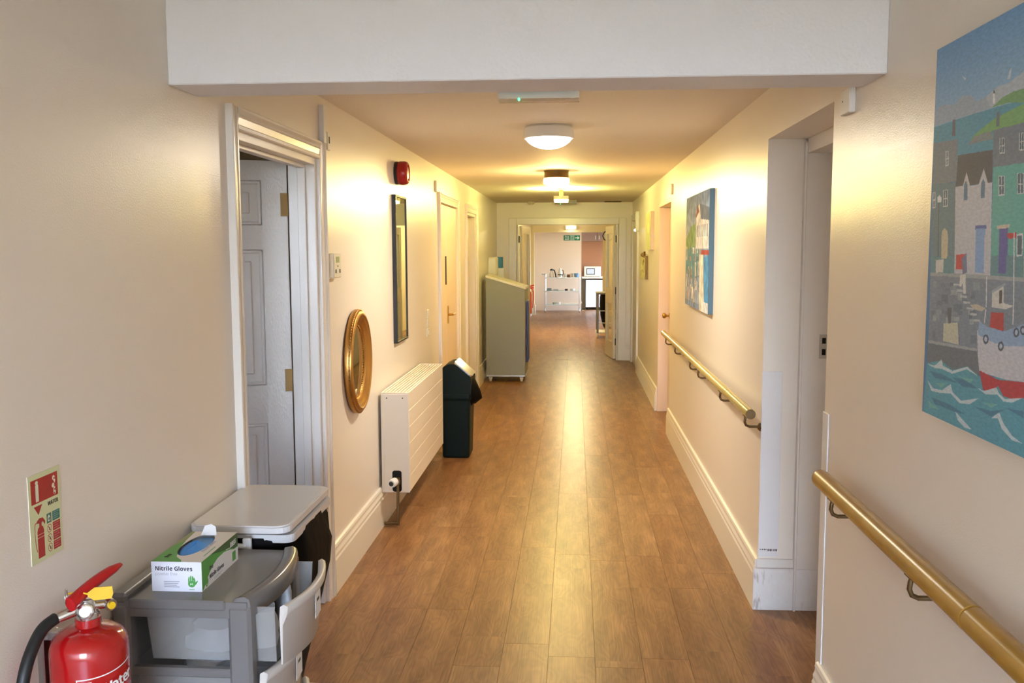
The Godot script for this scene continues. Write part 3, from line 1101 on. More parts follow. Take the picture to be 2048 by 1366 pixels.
func build_extinguisher():
	var red := mat("red_enamel", "a80d10", 0.16)
	red.clearcoat_enabled = true
	red.clearcoat = 0.6
	red.clearcoat_roughness = 0.08
	mat("red_lever", "b3161a", 0.3)
	mat("rubber", "17191a", 0.45)
	mat("yellow_tag", "e2b616", 0.5)
	mat("print_white", "eceae6", 0.5)
	var t := thing("fire_extinguisher", "red water fire extinguisher hung on the wall under its sign", "fire extinguisher", Vector3(-1.032, 0.27, -1.815))
	var st := S()
	lathe(st, [Vector2(0, 0.0), Vector2(0.068, 0.0), Vector2(0.075, 0.012), Vector2(0.075, 0.03), Vector2(0.079, 0.036), Vector2(0.079, 0.488), Vector2(0.0775, 0.502), Vector2(0.073, 0.514), Vector2(0.063, 0.525), Vector2(0.045, 0.534), Vector2(0.026, 0.539), Vector2(0.026, 0.556), Vector2(0, 0.556)], 48)
	var body := part(t, "cylinder", st, red)
	# printed panel: white outline, small print and the word, wrapped on the body
	st = S()
	var rr := 0.0796
	var arc := func(a0: float, a1: float, y0: float, y1: float, lift: float):
		var n := maxi(1, int(ceil((a1 - a0) / 0.08)))
		for k in n:
			var p := a0 + (a1 - a0) * k / n
			var q := a0 + (a1 - a0) * (k + 1) / n
			var l0 := lift * pow(clampf((p - 0.2) / 2.2, 0, 1), 2.0)
			var l1 := lift * pow(clampf((q - 0.2) / 2.2, 0, 1), 2.0)
			quad(st, Vector3(sin(p) * rr, y0 + l0, cos(p) * rr), Vector3(sin(q) * rr, y0 + l1, cos(q) * rr), Vector3(sin(q) * rr, y1 + l1, cos(q) * rr), Vector3(sin(p) * rr, y1 + l0, cos(p) * rr))
	arc.call(0.15, 1.7, 0.450, 0.4525, 0.03)
	arc.call(0.15, 0.18, 0.19, 0.4515, 0.0)
	arc.call(0.2, 0.52, 0.443, 0.445, 0.0)
	arc.call(0.2, 0.45, 0.432, 0.434, 0.0)
	arc.call(0.2, 0.48, 0.421, 0.423, 0.0)
	arc.call(0.2, 0.46, 0.410, 0.412, 0.0)
	part(t, "printed_lines", st, M.print_white)
	var word := "Water"
	var wide := [0.31, 0.21, 0.15, 0.2, 0.15]
	var a := 0.72
	for k in word.length():
		var ang: float = a + wide[k] * 0.5
		lettering(body, word[k], 0.023, M.print_white, Transform3D(Basis(Vector3.UP, ang) * Basis(Vector3(0, 0, 1), 0.16), Vector3(sin(ang) * rr, 0.413 + 0.012 * ang, cos(ang) * rr)), true)
		a += wide[k]
	var small := "Spray"
	a = 1.05
	for k in small.length():
		var ang: float = a + 0.045
		lettering(body, small[k], 0.014, M.print_white, Transform3D(Basis(Vector3.UP, ang) * Basis(Vector3(0, 0, 1), 0.16), Vector3(sin(ang) * rr, 0.390 + 0.012 * ang, cos(ang) * rr)), true)
		a += 0.09
	# valve, gauge, hose tail
	st = S()
	lathe(st, [Vector2(0, 0.556), Vector2(0.024, 0.556), Vector2(0.024, 0.566), Vector2(0.019, 0.57), Vector2(0.019, 0.598), Vector2(0, 0.598)], 20)
	rod(st, Vector3(-0.005, 0.578, 0.0), Vector3(-0.05, 0.566, 0.035), 0.012, 14)
	rod(st, Vector3(0.005, 0.582, 0.0), Vector3(0.034, 0.578, -0.022), 0.011, 14)
	part(t, "valve", st, M.chrome)
	st = S()
	lathe(st, [Vector2(0, 0), Vector2(0.017, 0), Vector2(0.018, 0.003), Vector2(0.018, 0.01), Vector2(0.015, 0.012), Vector2(0, 0.012)], 20, along(Vector3(0.006, 0.576, 0.016), Vector3(0.25, 0.1, 1)))
	var gauge := part(t, "pressure_gauge", st, M.chrome)
	st = S()
	lathe(st, [Vector2(0, 0.0121), Vector2(0.011, 0.0121), Vector2(0.011, 0.0128), Vector2(0, 0.0128)], 16, along(Vector3(0.006, 0.576, 0.016), Vector3(0.25, 0.1, 1)))
	part(gauge, "dial", st, M.steel)
	st = S()
	rod(st, Vector3(0.034, 0.578, -0.022), Vector3(0.045, 0.577, -0.014), 0.013, 14)
	var plug := part(t, "valve_plug", st, M.chrome)
	st = S()
	rod(st, Vector3(0.0455, 0.577, -0.0137), Vector3(0.048, 0.5768, -0.0118), 0.008, 12)
	part(plug, "plug_cap", st, M.yellow_tag)
	# levers: squeeze lever up, carry handle level
	st = S()
	var lever := func(a0: Vector3, a1: Vector3, w0: float, w1: float, h0: float, h1: float):
		var rings := []
		for k in 7:
			var f := k / 6.0
			var c: Vector3 = a0.lerp(a1, f) + Vector3(0, 0.006 * sin(f * PI), 0)
			var w := lerpf(w0, w1, f) * (0.55 if k == 6 else 1.0)
			var h := lerpf(h0, h1, f) * (0.55 if k == 6 else 1.0)
			var fw := (a1 - a0).normalized()
			var side := fw.cross(Vector3.UP).normalized()
			var up := side.cross(fw)
			var ring := []
			for j in 8:
				var an := TAU * j / 8
				ring.append(c + side * cos(an) * w + up * sin(an) * h)
			rings.append(ring)
		loft(st, rings)
	var fwd := Vector3(0.26, 0, -0.966)
	lever.call(Vector3(-0.012, 0.60, 0.045), Vector3(-0.004, 0.636, 0) + fwd * 0.105, 0.013, 0.012, 0.017, 0.008)
	part(t, "squeeze_lever", st, M.red_lever)
	st = S()
	lever.call(Vector3(-0.012, 0.604, 0.04), Vector3(0.0, 0.606, 0) + fwd * 0.115, 0.013, 0.011, 0.015, 0.008)
	part(t, "carry_handle", st, M.red_lever)
	# pin ring and yellow seal tag
	st = S()
	var ringp := []
	for k in 18:
		ringp.append(Vector3(-0.026, 0.612, 0.034) + Vector3(cos(TAU * k / 18) * 0.006, sin(TAU * k / 18) * 0.016, cos(TAU * k / 18) * 0.014))
	tube(st, ringp, 0.0016, 8, true)
	part(t, "pin_ring", st, M.chrome)
	st = S()
	tube(st, [Vector3(-0.026, 0.616, 0.026), Vector3(-0.005, 0.618, 0.022), Vector3(0.014, 0.613, 0.018)], 0.002, 8)
	extrude(st, PackedVector2Array([Vector2(0, -0.004), Vector2(0.012, -0.014), Vector2(0.046, -0.013), Vector2(0.05, -0.002), Vector2(0.048, 0.013), Vector2(0.014, 0.014), Vector2(0, 0.004)]), -0.001, 0.001, Transform3D(Basis(Vector3.UP, 0.35), Vector3(0.012, 0.612, 0.018)))
	part(t, "seal_tag", st, M.yellow_tag, "yellow seal tag")
	# hose curving out and down
	st = S()
	var pts := []
	var ctrl := [Vector3(-0.05, 0.566, 0.035), Vector3(-0.062, 0.55, 0.075), Vector3(-0.066, 0.49, 0.125), Vector3(-0.066, 0.40, 0.145), Vector3(-0.06, 0.25, 0.135), Vector3(-0.05, 0.10, 0.105)]
	for k in 36:
		var f := k / 35.0 * (ctrl.size() - 1)
		var i := mini(int(f), ctrl.size() - 2)
		var p0: Vector3 = ctrl[maxi(i - 1, 0)]
		var p3: Vector3 = ctrl[mini(i + 2, ctrl.size() - 1)]
		pts.append(ctrl[i].cubic_interpolate(ctrl[i + 1], p0, p3, f - i))
	tube(st, pts, 0.0125, 14)
	part(t, "hose", st, M.rubber)
	st = S()
	box(st, Vector3(-0.1, 0.38, -0.03), Vector3(-0.084, 0.52, 0.03), 0.002)
	box(st, Vector3(-0.09, 0.505, -0.012), Vector3(-0.01, 0.525, 0.012), 0.002)
	part(t, "wall_bracket", st, M.steel)


func build_sign():
	var img := blank(240, 400, Color.html("d6d9a8"))
	var red := Color.html("a9141b")
	var white := Color.html("e3e3c8")
	var dark := Color.html("3a4028")
	img.fill_rect(Rect2i(18, 24, 204, 108), red)
	fill_oval(img, white, Vector2(62, 40), Vector2(11, 9))
	fill_poly(img, white, PackedVector2Array([Vector2(51, 52), Vector2(57, 44), Vector2(68, 44), Vector2(74, 52), Vector2(74, 126), Vector2(51, 126)]))
	for k in 5:
		fill_oval(img, white, Vector2(192 + 6 * sin(k * 2.2), 48 + k * 17), Vector2(10 - (k % 2) * 3, 11), 0.5)
		fill_oval(img, red, Vector2(196 - 6 * sin(k * 2.2), 52 + k * 17), Vector2(4, 6), -0.5)
	fill_poly(img, red, PackedVector2Array([Vector2(34, 144), Vector2(96, 144), Vector2(65, 186)]))
	# extinguisher drawing
	fill_poly(img, red, PackedVector2Array([Vector2(50, 382), Vector2(50, 262), Vector2(56, 246), Vector2(66, 240), Vector2(84, 240), Vector2(94, 246), Vector2(100, 262), Vector2(100, 382)]))
	fill_poly(img, red, PackedVector2Array([Vector2(66, 240), Vector2(66, 224), Vector2(50, 222), Vector2(50, 212), Vector2(70, 202), Vector2(96, 206), Vector2(112, 226), Vector2(108, 240), Vector2(94, 222), Vector2(84, 226), Vector2(84, 240)]))
	stroke(img, red, [Vector2(52, 216), Vector2(34, 222), Vector2(32, 270), Vector2(36, 320), Vector2(44, 350)], 4)
	stroke(img, white, [Vector2(50, 276), Vector2(100, 276)], 2)
	stroke(img, white, [Vector2(50, 290), Vector2(100, 290)], 2)
	# table of uses
	var teal := Color.html("2a6f66")
	img.fill_rect(Rect2i(124, 200, 36, 44), teal)
	fill_poly(img, white, PackedVector2Array([Vector2(132, 236), Vector2(132, 216), Vector2(140, 206), Vector2(150, 214), Vector2(152, 236)]))
	img.fill_rect(Rect2i(138, 220, 10, 12), teal)
	img.fill_rect(Rect2i(168, 200, 58, 44), teal)
	for k in 4:
		img.fill_rect(Rect2i(173, 206 + k * 9, 46 - (k % 2) * 8, 2), Color.html("9cc0b0"))
	for r in 3:
		var y := 250 + r * 44
		var c := Vector2(142, y + 20)
		for q in 32:
			var p := c + Vector2(cos(TAU * q / 32) * 16, sin(TAU * q / 32) * 18)
			img.fill_rect(Rect2i(int(p.x) - 1, int(p.y) - 1, 3, 3), red)
		stroke(img, red, [c + Vector2(-10, -12), c + Vector2(10, 12)], 3)
		fill_oval(img, dark, c + Vector2(1, 2), Vector2(4, 8), 0.3)
		img.fill_rect(Rect2i(168, y, 58, 40), red)
		for k in 3:
			img.fill_rect(Rect2i(173, y + 7 + k * 11, 46 - ((k + r) % 2) * 10, 2), Color.html("d89a96"))
	var m := mat("sign_print", "ffffff", 0.35)
	m.albedo_texture = tex(img)
	var t := thing("safety_sign", "luminous extinguisher instruction sign on the wall above the red extinguisher", "sign", Vector3(LEFT, 0.945, -1.84))
	var st := S()
	box(st, Vector3(0.0, 0, -0.058), Vector3(0.0018, 0.19, 0.058))
	part(t, "backing", st, M.plastic_cream)
	st = S()
	picture_quad(st, Vector3(0.002, 0, 0.058), Vector3(0.002, 0, -0.058), Vector3(0.002, 0.19, -0.058), Vector3(0.002, 0.19, 0.058))
	part(t, "print", st, m)
	lettering(t, "WATER", 0.0085, M.dark, Transform3D(Basis(Vector3.UP, PI / 2), Vector3(0.0022, 0.116, -0.028)), true)


func build_drawer_tower():
	mat("tower_grey", "716e6c", 0.24)
	var drawer_m := clear("frosted", "b2b0ac", 0.42, 0.4)
	mat("frost_front", "cfc8be", 0.4)
	var t := thing("drawer_tower", "grey plastic drawer tower with frosted drawers, its top drawer pulled out", "drawer unit", Vector3(-0.95, 0, -2.28))
	var st: SurfaceTool
	# local: wall side x = -0.175, front corners x = 0.165, front bulges to 0.205; z -0.2 far, 0.2 near
	var bow := func(z: float, reach: float) -> float:
		return 0.165 + reach * (1.0 - pow(z / 0.2, 2))
	var outline := func(inset: float, reach: float) -> PackedVector2Array:
		var p := PackedVector2Array([Vector2(-0.175 + inset, -0.2 + inset)])
		for k in 13:
			var z := lerpf(-0.2 + inset, 0.2 - inset, k / 12.0)
			p.append(Vector2(bow.call(z, reach) - inset, z))
		p.append(Vector2(-0.175 + inset, 0.2 - inset))
		return p
	var flat := Transform3D(Basis(Vector3(1, 0, 0), Vector3(0, 0, 1), Vector3(0, -1, 0)), Vector3.ZERO)
	# top slab: recessed tray, rims at the wall side and along the bowed front
	st = S()
	extrude(st, outline.call(0.004, 0.03), -0.755, -0.715, flat)
	part(t, "top", st, M.tower_grey)
	st = S()
	box(st, Vector3(-0.175, 0.745, -0.2), Vector3(-0.135, 0.772, 0.2), 0.008)
	part(t, "wall_side_rim", st, M.tower_grey)
	st = S()
	var rim := []
	for k in 15:
		var z := lerpf(-0.192, 0.192, k / 14.0)
		var x: float = bow.call(z, 0.032)
		rim.append([Vector3(x - 0.04, 0.752, z), Vector3(x - 0.034, 0.764, z), Vector3(x - 0.012, 0.769, z), Vector3(x, 0.762, z), Vector3(x + 0.003, 0.748, z), Vector3(x + 0.001, 0.716, z), Vector3(x - 0.012, 0.712, z), Vector3(x - 0.03, 0.735, z)])
	loft(st, rim)
	part(t, "front_rim", st, M.tower_grey)
	st = S()
	box(st, Vector3(-0.13, 0.735, 0.192), Vector3(0.11, 0.76, 0.202), 0.004)
	part(t, "side_rim", st, M.tower_grey)
	for x in [[-0.175, -0.13], [0.115, 0.172]]:
		for z in [[0.155, 0.2], [-0.2, -0.155]]:
			st = S()
			box(st, Vector3(x[0], 0.045, z[0]), Vector3(x[1], 0.745, z[1]), 0.008)
			part(t, "post", st, M.tower_grey)
	for k in 4:
		for z in [[0.17, 0.192], [-0.192, -0.17]]:
			st = S()
			box(st, Vector3(-0.135, 0.045 + k * 0.172, z[0]), Vector3(0.12, 0.068 + k * 0.172, z[1]), 0.004)
			part(t, "side_rail", st, M.tower_grey)
	st = S()
	box(st, Vector3(-0.172, 0.06, -0.16), Vector3(-0.165, 0.74, 0.16))
	part(t, "back_panel", st, M.tower_grey)
	for x in [-0.15, 0.13]:
		for z in [-0.17, 0.17]:
			st = S()
			rod(st, Vector3(x, 0.022, z - 0.01), Vector3(x, 0.022, z + 0.01), 0.022, 16, 0.002)
			box(st, Vector3(x - 0.01, 0.022, z - 0.014), Vector3(x + 0.01, 0.046, z + 0.014), 0.002)
			part(t, "castor", st, M.black)
	for k in 4:
		var y0 := 0.07 + k * 0.172
		var out := 0.055 if k == 3 else 0.0
		var d := Node3D.new()
		d.name = numbered(t, "drawer")
		t.add_child(d, true)
		d.position = Vector3(out, y0, 0)
		# tub: tapered open box with real walls
		st = S()
		var w := 0.004
		var tz := 0.166
		var bz := 0.145
		var h := 0.148
		for s in [-1.0, 1.0]:
			face(st, [Vector3(-0.155, 0, s * bz), Vector3(0.16, 0, s * bz), Vector3(0.165, h, s * tz), Vector3(-0.16, h, s * tz)], Vector3.ZERO)
			face(st, [Vector3(-0.155, 0, s * (bz - w)), Vector3(0.16, 0, s * (bz - w)), Vector3(0.165, h, s * (tz - w)), Vector3(-0.16, h, s * (tz - w))], Vector3(0, 0, s))
			face(st, [Vector3(-0.16, h, s * tz), Vector3(0.165, h, s * tz), Vector3(0.165, h, s * (tz - w)), Vector3(-0.16, h, s * (tz - w))], Vector3.ZERO)
		face(st, [Vector3(-0.155, 0, -bz), Vector3(-0.155, 0, bz), Vector3(-0.16, h, tz), Vector3(-0.16, h, -tz)], Vector3.ZERO)
		face(st, [Vector3(-0.155, 0, -bz), Vector3(-0.155, 0, bz), Vector3(0.16, 0, bz), Vector3(0.16, 0, -bz)], Vector3(0, 1, 0))
		part(d, "tub", st, drawer_m)
		# bowed front with a rolled lip
		st = S()
		var rings := []
		for q in 15:
			var z := lerpf(-0.168, 0.168, q / 14.0)
			var x: float = bow.call(z, 0.045) + 0.0
			var drop := 0.0
			rings.append([Vector3(x - 0.004, -0.004 + drop, z * 0.9), Vector3(x + 0.0, -0.004, z * 0.9), Vector3(x + 0.006, 0.12, z), Vector3(x + 0.020, 0.132, z), Vector3(x + 0.022, 0.150, z), Vector3(x + 0.012, 0.156, z), Vector3(x + 0.002, 0.150, z), Vector3(x, 0.12, z)])
		rings.reverse()
		loft(st, rings)
		var fr := part(d, "drawer_front", st, M.frost_front)
		# stuck-on paper label
		st = S()
		var zz := -0.02
		var xx: float = bow.call(zz, 0.045) + 0.0075
		box(st, Vector3(xx, 0.05, zz - 0.03), Vector3(xx + 0.001, 0.115, zz + 0.03), 0.0, Transform3D(Basis(Vector3.UP, 0.06), Vector3.ZERO))
		var lab := part(fr, "label", st, M.paper, "white paper label")
		st = S()
		box(st, Vector3(xx + 0.001, 0.09, zz - 0.012), Vector3(xx + 0.0014, 0.098, zz + 0.012), 0.0, Transform3D(Basis(Vector3.UP, 0.06), Vector3.ZERO))
		part(lab, "scribble", st, M.dark)
	# folded white packs lying in the open top drawer
	mat("pack_white", "dfe4ea", 0.55)
	for k in 3:
		var b := thing("plastic_pack", ["pale crumpled pack sticking up from the open top drawer", "bluish clear pack at the near end of the open drawer", "white pack lying deep inside the frosted top drawer"][k], "pack", [Vector3(-0.785, 0.64, -2.36), Vector3(-0.79, 0.64, -2.2), Vector3(-0.93, 0.592, -2.26)][k], "", [0.5, -0.3, 0.1][k])
		st = S()
		var sz: Vector3 = [Vector3(0.02, 0.085, 0.06), Vector3(0.03, 0.06, 0.055), Vector3(0.09, 0.05, 0.1)][k]
		var rr := []
		for q in 6:
			var ring := []
			var f := q / 5.0
			for j in 12:
				var an := TAU * j / 12
				var wob := 1.0 + 0.16 * sin(an * 3 + q * 1.7 + k)
				ring.append(Vector3(cos(an) * sz.x * wob * (1.0 - 0.35 * f), -0.04 + f * (sz.y + 0.035) + 0.008 * sin(an * 2 + q), sin(an) * sz.z * wob * (1.0 - 0.2 * f)))
			rr.append(ring)
		loft(st, rr)
		part(b, "wrapping", st, M.pack_white)


func build_glove_box():
	var t := thing("glove_box", "white and green nitrile glove box on the grey drawer tower", "glove box", Vector3(-0.987, 0.7552, -2.27))
	var w := 0.064
	var l := 0.122
	var h := 0.076
	var green := Color.html("4f9a3f")
	var deep := Color.html("2f5a26")
	var paper := Color.html("e9e6e3")
	# near end: hand emblem and small print (the square code is left off)
	var img := blank(256, 152, Color.html("e6e6ee"))
	var hand := Color.html("4f9a4a")
	for f in [[190, 80, 12, 0.12], [200, 74, 12, 0.04], [210, 76, 12, -0.05], [219, 84, 10, -0.15]]:
		fill_oval(img, hand, Vector2(f[0], f[1] + 12), Vector2(4, 18), f[3])
	fill_oval(img, hand, Vector2(204, 112), Vector2(19, 17))
	fill_oval(img, hand, Vector2(227, 106), Vector2(4, 14), 0.6)
	stroke(img, Color.html("dff0d8"), [Vector2(197, 119), Vector2(198, 108), Vector2(203, 115), Vector2(208, 108), Vector2(209, 119)], 2.5)
	for k in 4:
		img.fill_rect(Rect2i(62, 100 + k * 9, 80 - (k * 7) % 20, 3), Color.html("9a98a6"))
	img.fill_rect(Rect2i(190, 138, 28, 5), Color.html("9cc49a"))
	var m_end := mat("glove_end", "ffffff", 0.5)
	m_end.albedo_texture = tex(img)
	# side: green sweep over white
	img = blank(384, 120, paper)
	var sweep := PackedVector2Array([Vector2(0, 0), Vector2(384, 0), Vector2(384, 62), Vector2(340, 60), Vector2(290, 46), Vector2(230, 36), Vector2(160, 38), Vector2(100, 54), Vector2(50, 84), Vector2(18, 112), Vector2(0, 120)])
	fill_poly(img, green, sweep)
	fill_poly(img, deep, PackedVector2Array([Vector2(90, 0), Vector2(384, 0), Vector2(384, 58), Vector2(340, 56), Vector2(280, 38), Vector2(200, 24)]))
	stroke(img, paper, [Vector2(250, 34), Vector2(300, 40), Vector2(350, 40)], 3)
	fill_oval(img, green, Vector2(46, 96), Vector2(15, 19))
	fill_oval(img, Color.html("9fd08c"), Vector2(46, 106), Vector2(6, 4))
	img.fill_rect(Rect2i(318, 68, 38, 40), green)
	img.fill_rect(Rect2i(120, 104, 90, 2), Color.html("aab0a6"))
	img.fill_rect(Rect2i(120, 110, 70, 2), Color.html("aab0a6"))
	var m_side := mat("glove_side", "ffffff", 0.5)
	m_side.albedo_texture = tex(img)
	# top: white field with green corners
	img = blank(384, 200, Color.html("e6dfd6"))
	fill_poly(img, green, PackedVector2Array([Vector2(0, 0), Vector2(384, 0), Vector2(384, 16), Vector2(270, 26), Vector2(150, 44), Vector2(60, 76), Vector2(20, 112), Vector2(0, 120)]))
	fill_poly(img, Color.html("8a9460"), PackedVector2Array([Vector2(180, 0), Vector2(384, 0), Vector2(384, 14), Vector2(260, 26)]))
	img.fill_rect(Rect2i(70, 178, 120, 6), Color.html("8fae86"))
	var m_top := mat("glove_top", "ffffff", 0.5)
	m_top.albedo_texture = tex(img)
	var card := mat("glove_card", "e6e3df", 0.5)
	var st := S()
	# carton with a real oval opening in its lid
	box(st, Vector3(-w, 0, -l), Vector3(w, h - 0.001, -l + 0.0012))
	box(st, Vector3(-w, 0, l - 0.0012), Vector3(w, h - 0.001, l))
	box(st, Vector3(-w, 0, -l + 0.0012), Vector3(-w + 0.0012, h - 0.001, l - 0.0012))
	box(st, Vector3(w - 0.0012, 0, -l + 0.0012), Vector3(w, h - 0.001, l - 0.0012))
	box(st, Vector3(-w, 0, -l), Vector3(w, 0.0012, l))
	var carton := part(t, "carton", st, card)
	st = S()
	var turns := []
	for k in 44:
		turns.append(TAU * k / 44)
	for c in [atan2(l, w), PI - atan2(l, w), PI + atan2(l, w), TAU - atan2(l, w)]:
		turns.append(c)
	turns.sort()
	turns.append(TAU)
	for k in turns.size() - 1:
		var pr := []
		for q in 2:
			var a: float = turns[k + q]
			var c := Vector2(cos(a), sin(a))
			var e := Vector2(c.x * 0.035, c.y * 0.088)
			var s := 1.0 / maxf(absf(c.x) / w, absf(c.y) / l)
			var o := c * s
			pr.append([e + Vector2(-0.004, -0.012), o])
		var pts: Array = [pr[0][0], pr[0][1], pr[1][1], pr[1][0]]
		var v3 := []
		for p in pts:
			v3.append(Vector3(p.x, h, p.y))
		for idx in [[0, 1, 2], [0, 2, 3]]:
			for j in idx:
				var p: Vector2 = pts[j]
				st.set_uv(Vector2((l - p.y) / (2 * l), (p.x + w) / (2 * w)))
				st.add_vertex(v3[j])
	part(carton, "lid", st, m_top)
	st = S()
	picture_quad(st, Vector3(-w, 0, l + 0.0004), Vector3(w, 0, l + 0.0004), Vector3(w, h, l + 0.0004), Vector3(-w, h, l + 0.0004))
	part(carton, "end_print", st, m_end)
	st = S()
	picture_quad(st, Vector3(w + 0.0004, 0, l), Vector3(w + 0.0004, 0, -l), Vector3(w + 0.0004, h, -l), Vector3(w + 0.0004, h, l))
	part(carton, "side_print", st, m_side)
	var ink := mat("ink", "23212f", 0.6)
	var pale := mat("pale_ink", "b9bac2", 0.6)
	lettering(carton, "Nitrile Gloves", 0.0105, ink, Transform3D(Basis.IDENTITY, Vector3(-0.007, h - 0.0175, l + 0.0007)), true)
	lettering(carton, "powder free", 0.0075, pale, Transform3D(Basis.IDENTITY, Vector3(-0.026, h - 0.031, l + 0.0007)))
	var side := Basis(Vector3.UP, PI / 2)
	lettering(carton, "Pro", 0.0105, ink, Transform3D(side, Vector3(w + 0.0007, 0.043, 0.062)), true)
	lettering(carton, "Nitrile Gloves", 0.0105, ink, Transform3D(side, Vector3(w + 0.0007, 0.022, 0.028)), true)
	lettering(carton, "DRAS", 0.012, M.paper, Transform3D(side, Vector3(w + 0.0007, 0.058, -0.087)), true)
	var up := Basis(Vector3(0, 0, -1), Vector3(-1, 0, 0), Vector3(0, 1, 0))
	lettering(carton, "Pro", 0.011, ink, Transform3D(up, Vector3(-0.04, h + 0.0004, 0.078)), true)
	lettering(carton, "Nitrile Gloves", 0.0095, pale, Transform3D(up, Vector3(0.034, h + 0.0004, 0.0)), true)
	# torn flap standing at the far end of the opening
	st = S()
	extrude(st, PackedVector2Array([Vector2(-0.022, 0), Vector2(0.022, 0), Vector2(0.017, 0.022), Vector2(0.004, 0.03), Vector2(-0.014, 0.025)]), -0.0004, 0.0004, Transform3D(Basis(Vector3(1, 0, 0), -0.35), Vector3(-0.004, h, -0.093)))
	part(carton, "torn_flap", st, card)
	# blue gloves bulging in the opening
	var blue := mat("nitrile_blue", "3d8fd8", 0.5)
	st = S()
	var rings := []
	for q in 5:
		var f := q / 4.0
		var ring := []
		for j in 28:
			var an := TAU * j / 28
			var k := 1.0 - f * f * 0.97
			var fold := 0.0022 * sin(an * 5 + f * 9) + 0.003 * sin(an * 2 + 1.0)
			ring.append(Vector3(-0.004 + cos(an) * 0.038 * k, h - 0.013 + f * 0.02 + fold * (1.0 - k), -0.012 + sin(an) * 0.092 * k))
		rings.append(ring)
	loft(st, rings)
	part(t, "gloves", st, blue, "blue nitrile gloves")


func build_lidded_bin():
	mat("lid_white", "dcdad8", 0.2)
	var bag := mat("bin_bag", "0d0c0c", 0.6)
	bag.metallic_specular = 0.16
	bumpy(bag, relief(256, 0.012, 6.0, 91, 2), 0.35, 3.0)
	var t := thing("lidded_bin", "white lidded bin sheathed in a black bin bag by the panelled door", "bin", Vector3(-0.975, 0, -2.76))
	var st := S()
	var flat := Transform3D(Basis(Vector3(1, 0, 0), Vector3(0, 0, 1), Vector3(0, -1, 0)), Vector3.ZERO)
	# lid: thin rounded plate with turned-down edge, tilted a touch
	extrude(st, rounded(-0.15, -0.24, 0.15, 0.235, 0.04), -0.802, -0.785, flat)
	extrude(st, rounded(-0.144, -0.234, 0.144, 0.229, 0.04), -0.806, -0.802, flat)
	part(t, "lid", st, M.lid_white)
	st = S()
	extrude(st, rounded(-0.152, -0.215, 0.158, 0.215, 0.03), -0.776, -0.752, flat)
	part(t, "rim", st, M.lid_white)
	st = S()
	box(st, Vector3(0.02, 0.735, 0.236), Vector3(0.045, 0.775, 0.25), 0.003)
	part(t, "lid_catch", st, M.lid_white)
	# liner turned out over the rim
	st = S()
	var rows := [[0.765, 0.158, 0.222], [0.735, 0.166, 0.228], [0.66, 0.178, 0.236], [0.58, 0.172, 0.235], [0.48, 0.15, 0.225], [0.36, 0.12, 0.21], [0.22, 0.085, 0.195], [0.1, 0.06, 0.18], [0.003, 0.05, 0.17]]
	rows.reverse()
	var n := FastNoiseLite.new()
	n.seed = 17
	n.frequency = 4.0
	var rings := []
	for r in rows:
		var ring := []
		for j in 48:
			var an := TAU * j / 48
			var cx := cos(an)
			var sz := sin(an)
			var x: float = signf(cx) * pow(absf(cx), 0.55) * (r[1] if cx > 0 else 0.148)
			var z: float = signf(sz) * pow(absf(sz), 0.55) * r[2]
			var k := 1.0 + 0.07 * n.get_noise_3d(cx * 1.5, r[0] * 1.6, sz * 1.5) + 0.006 * sin(an * 9)
			ring.append(Vector3(maxf(x * k, -0.15), r[0], z * k))
		rings.append(ring)
	loft(st, rings)
	part(t, "bin_bag", st, bag, "black bin bag")
	st = S()
	tube(st, [Vector3(-0.15, 0.77, 0.24), Vector3(-0.10, 0.762, 0.252), Vector3(-0.03, 0.755, 0.25), Vector3(0.03, 0.75, 0.246)], 0.008, 8)
	part(t, "bag_edge", st, M.pack_white)


# ---------------------------------------------------------------- things on the left corridor wall

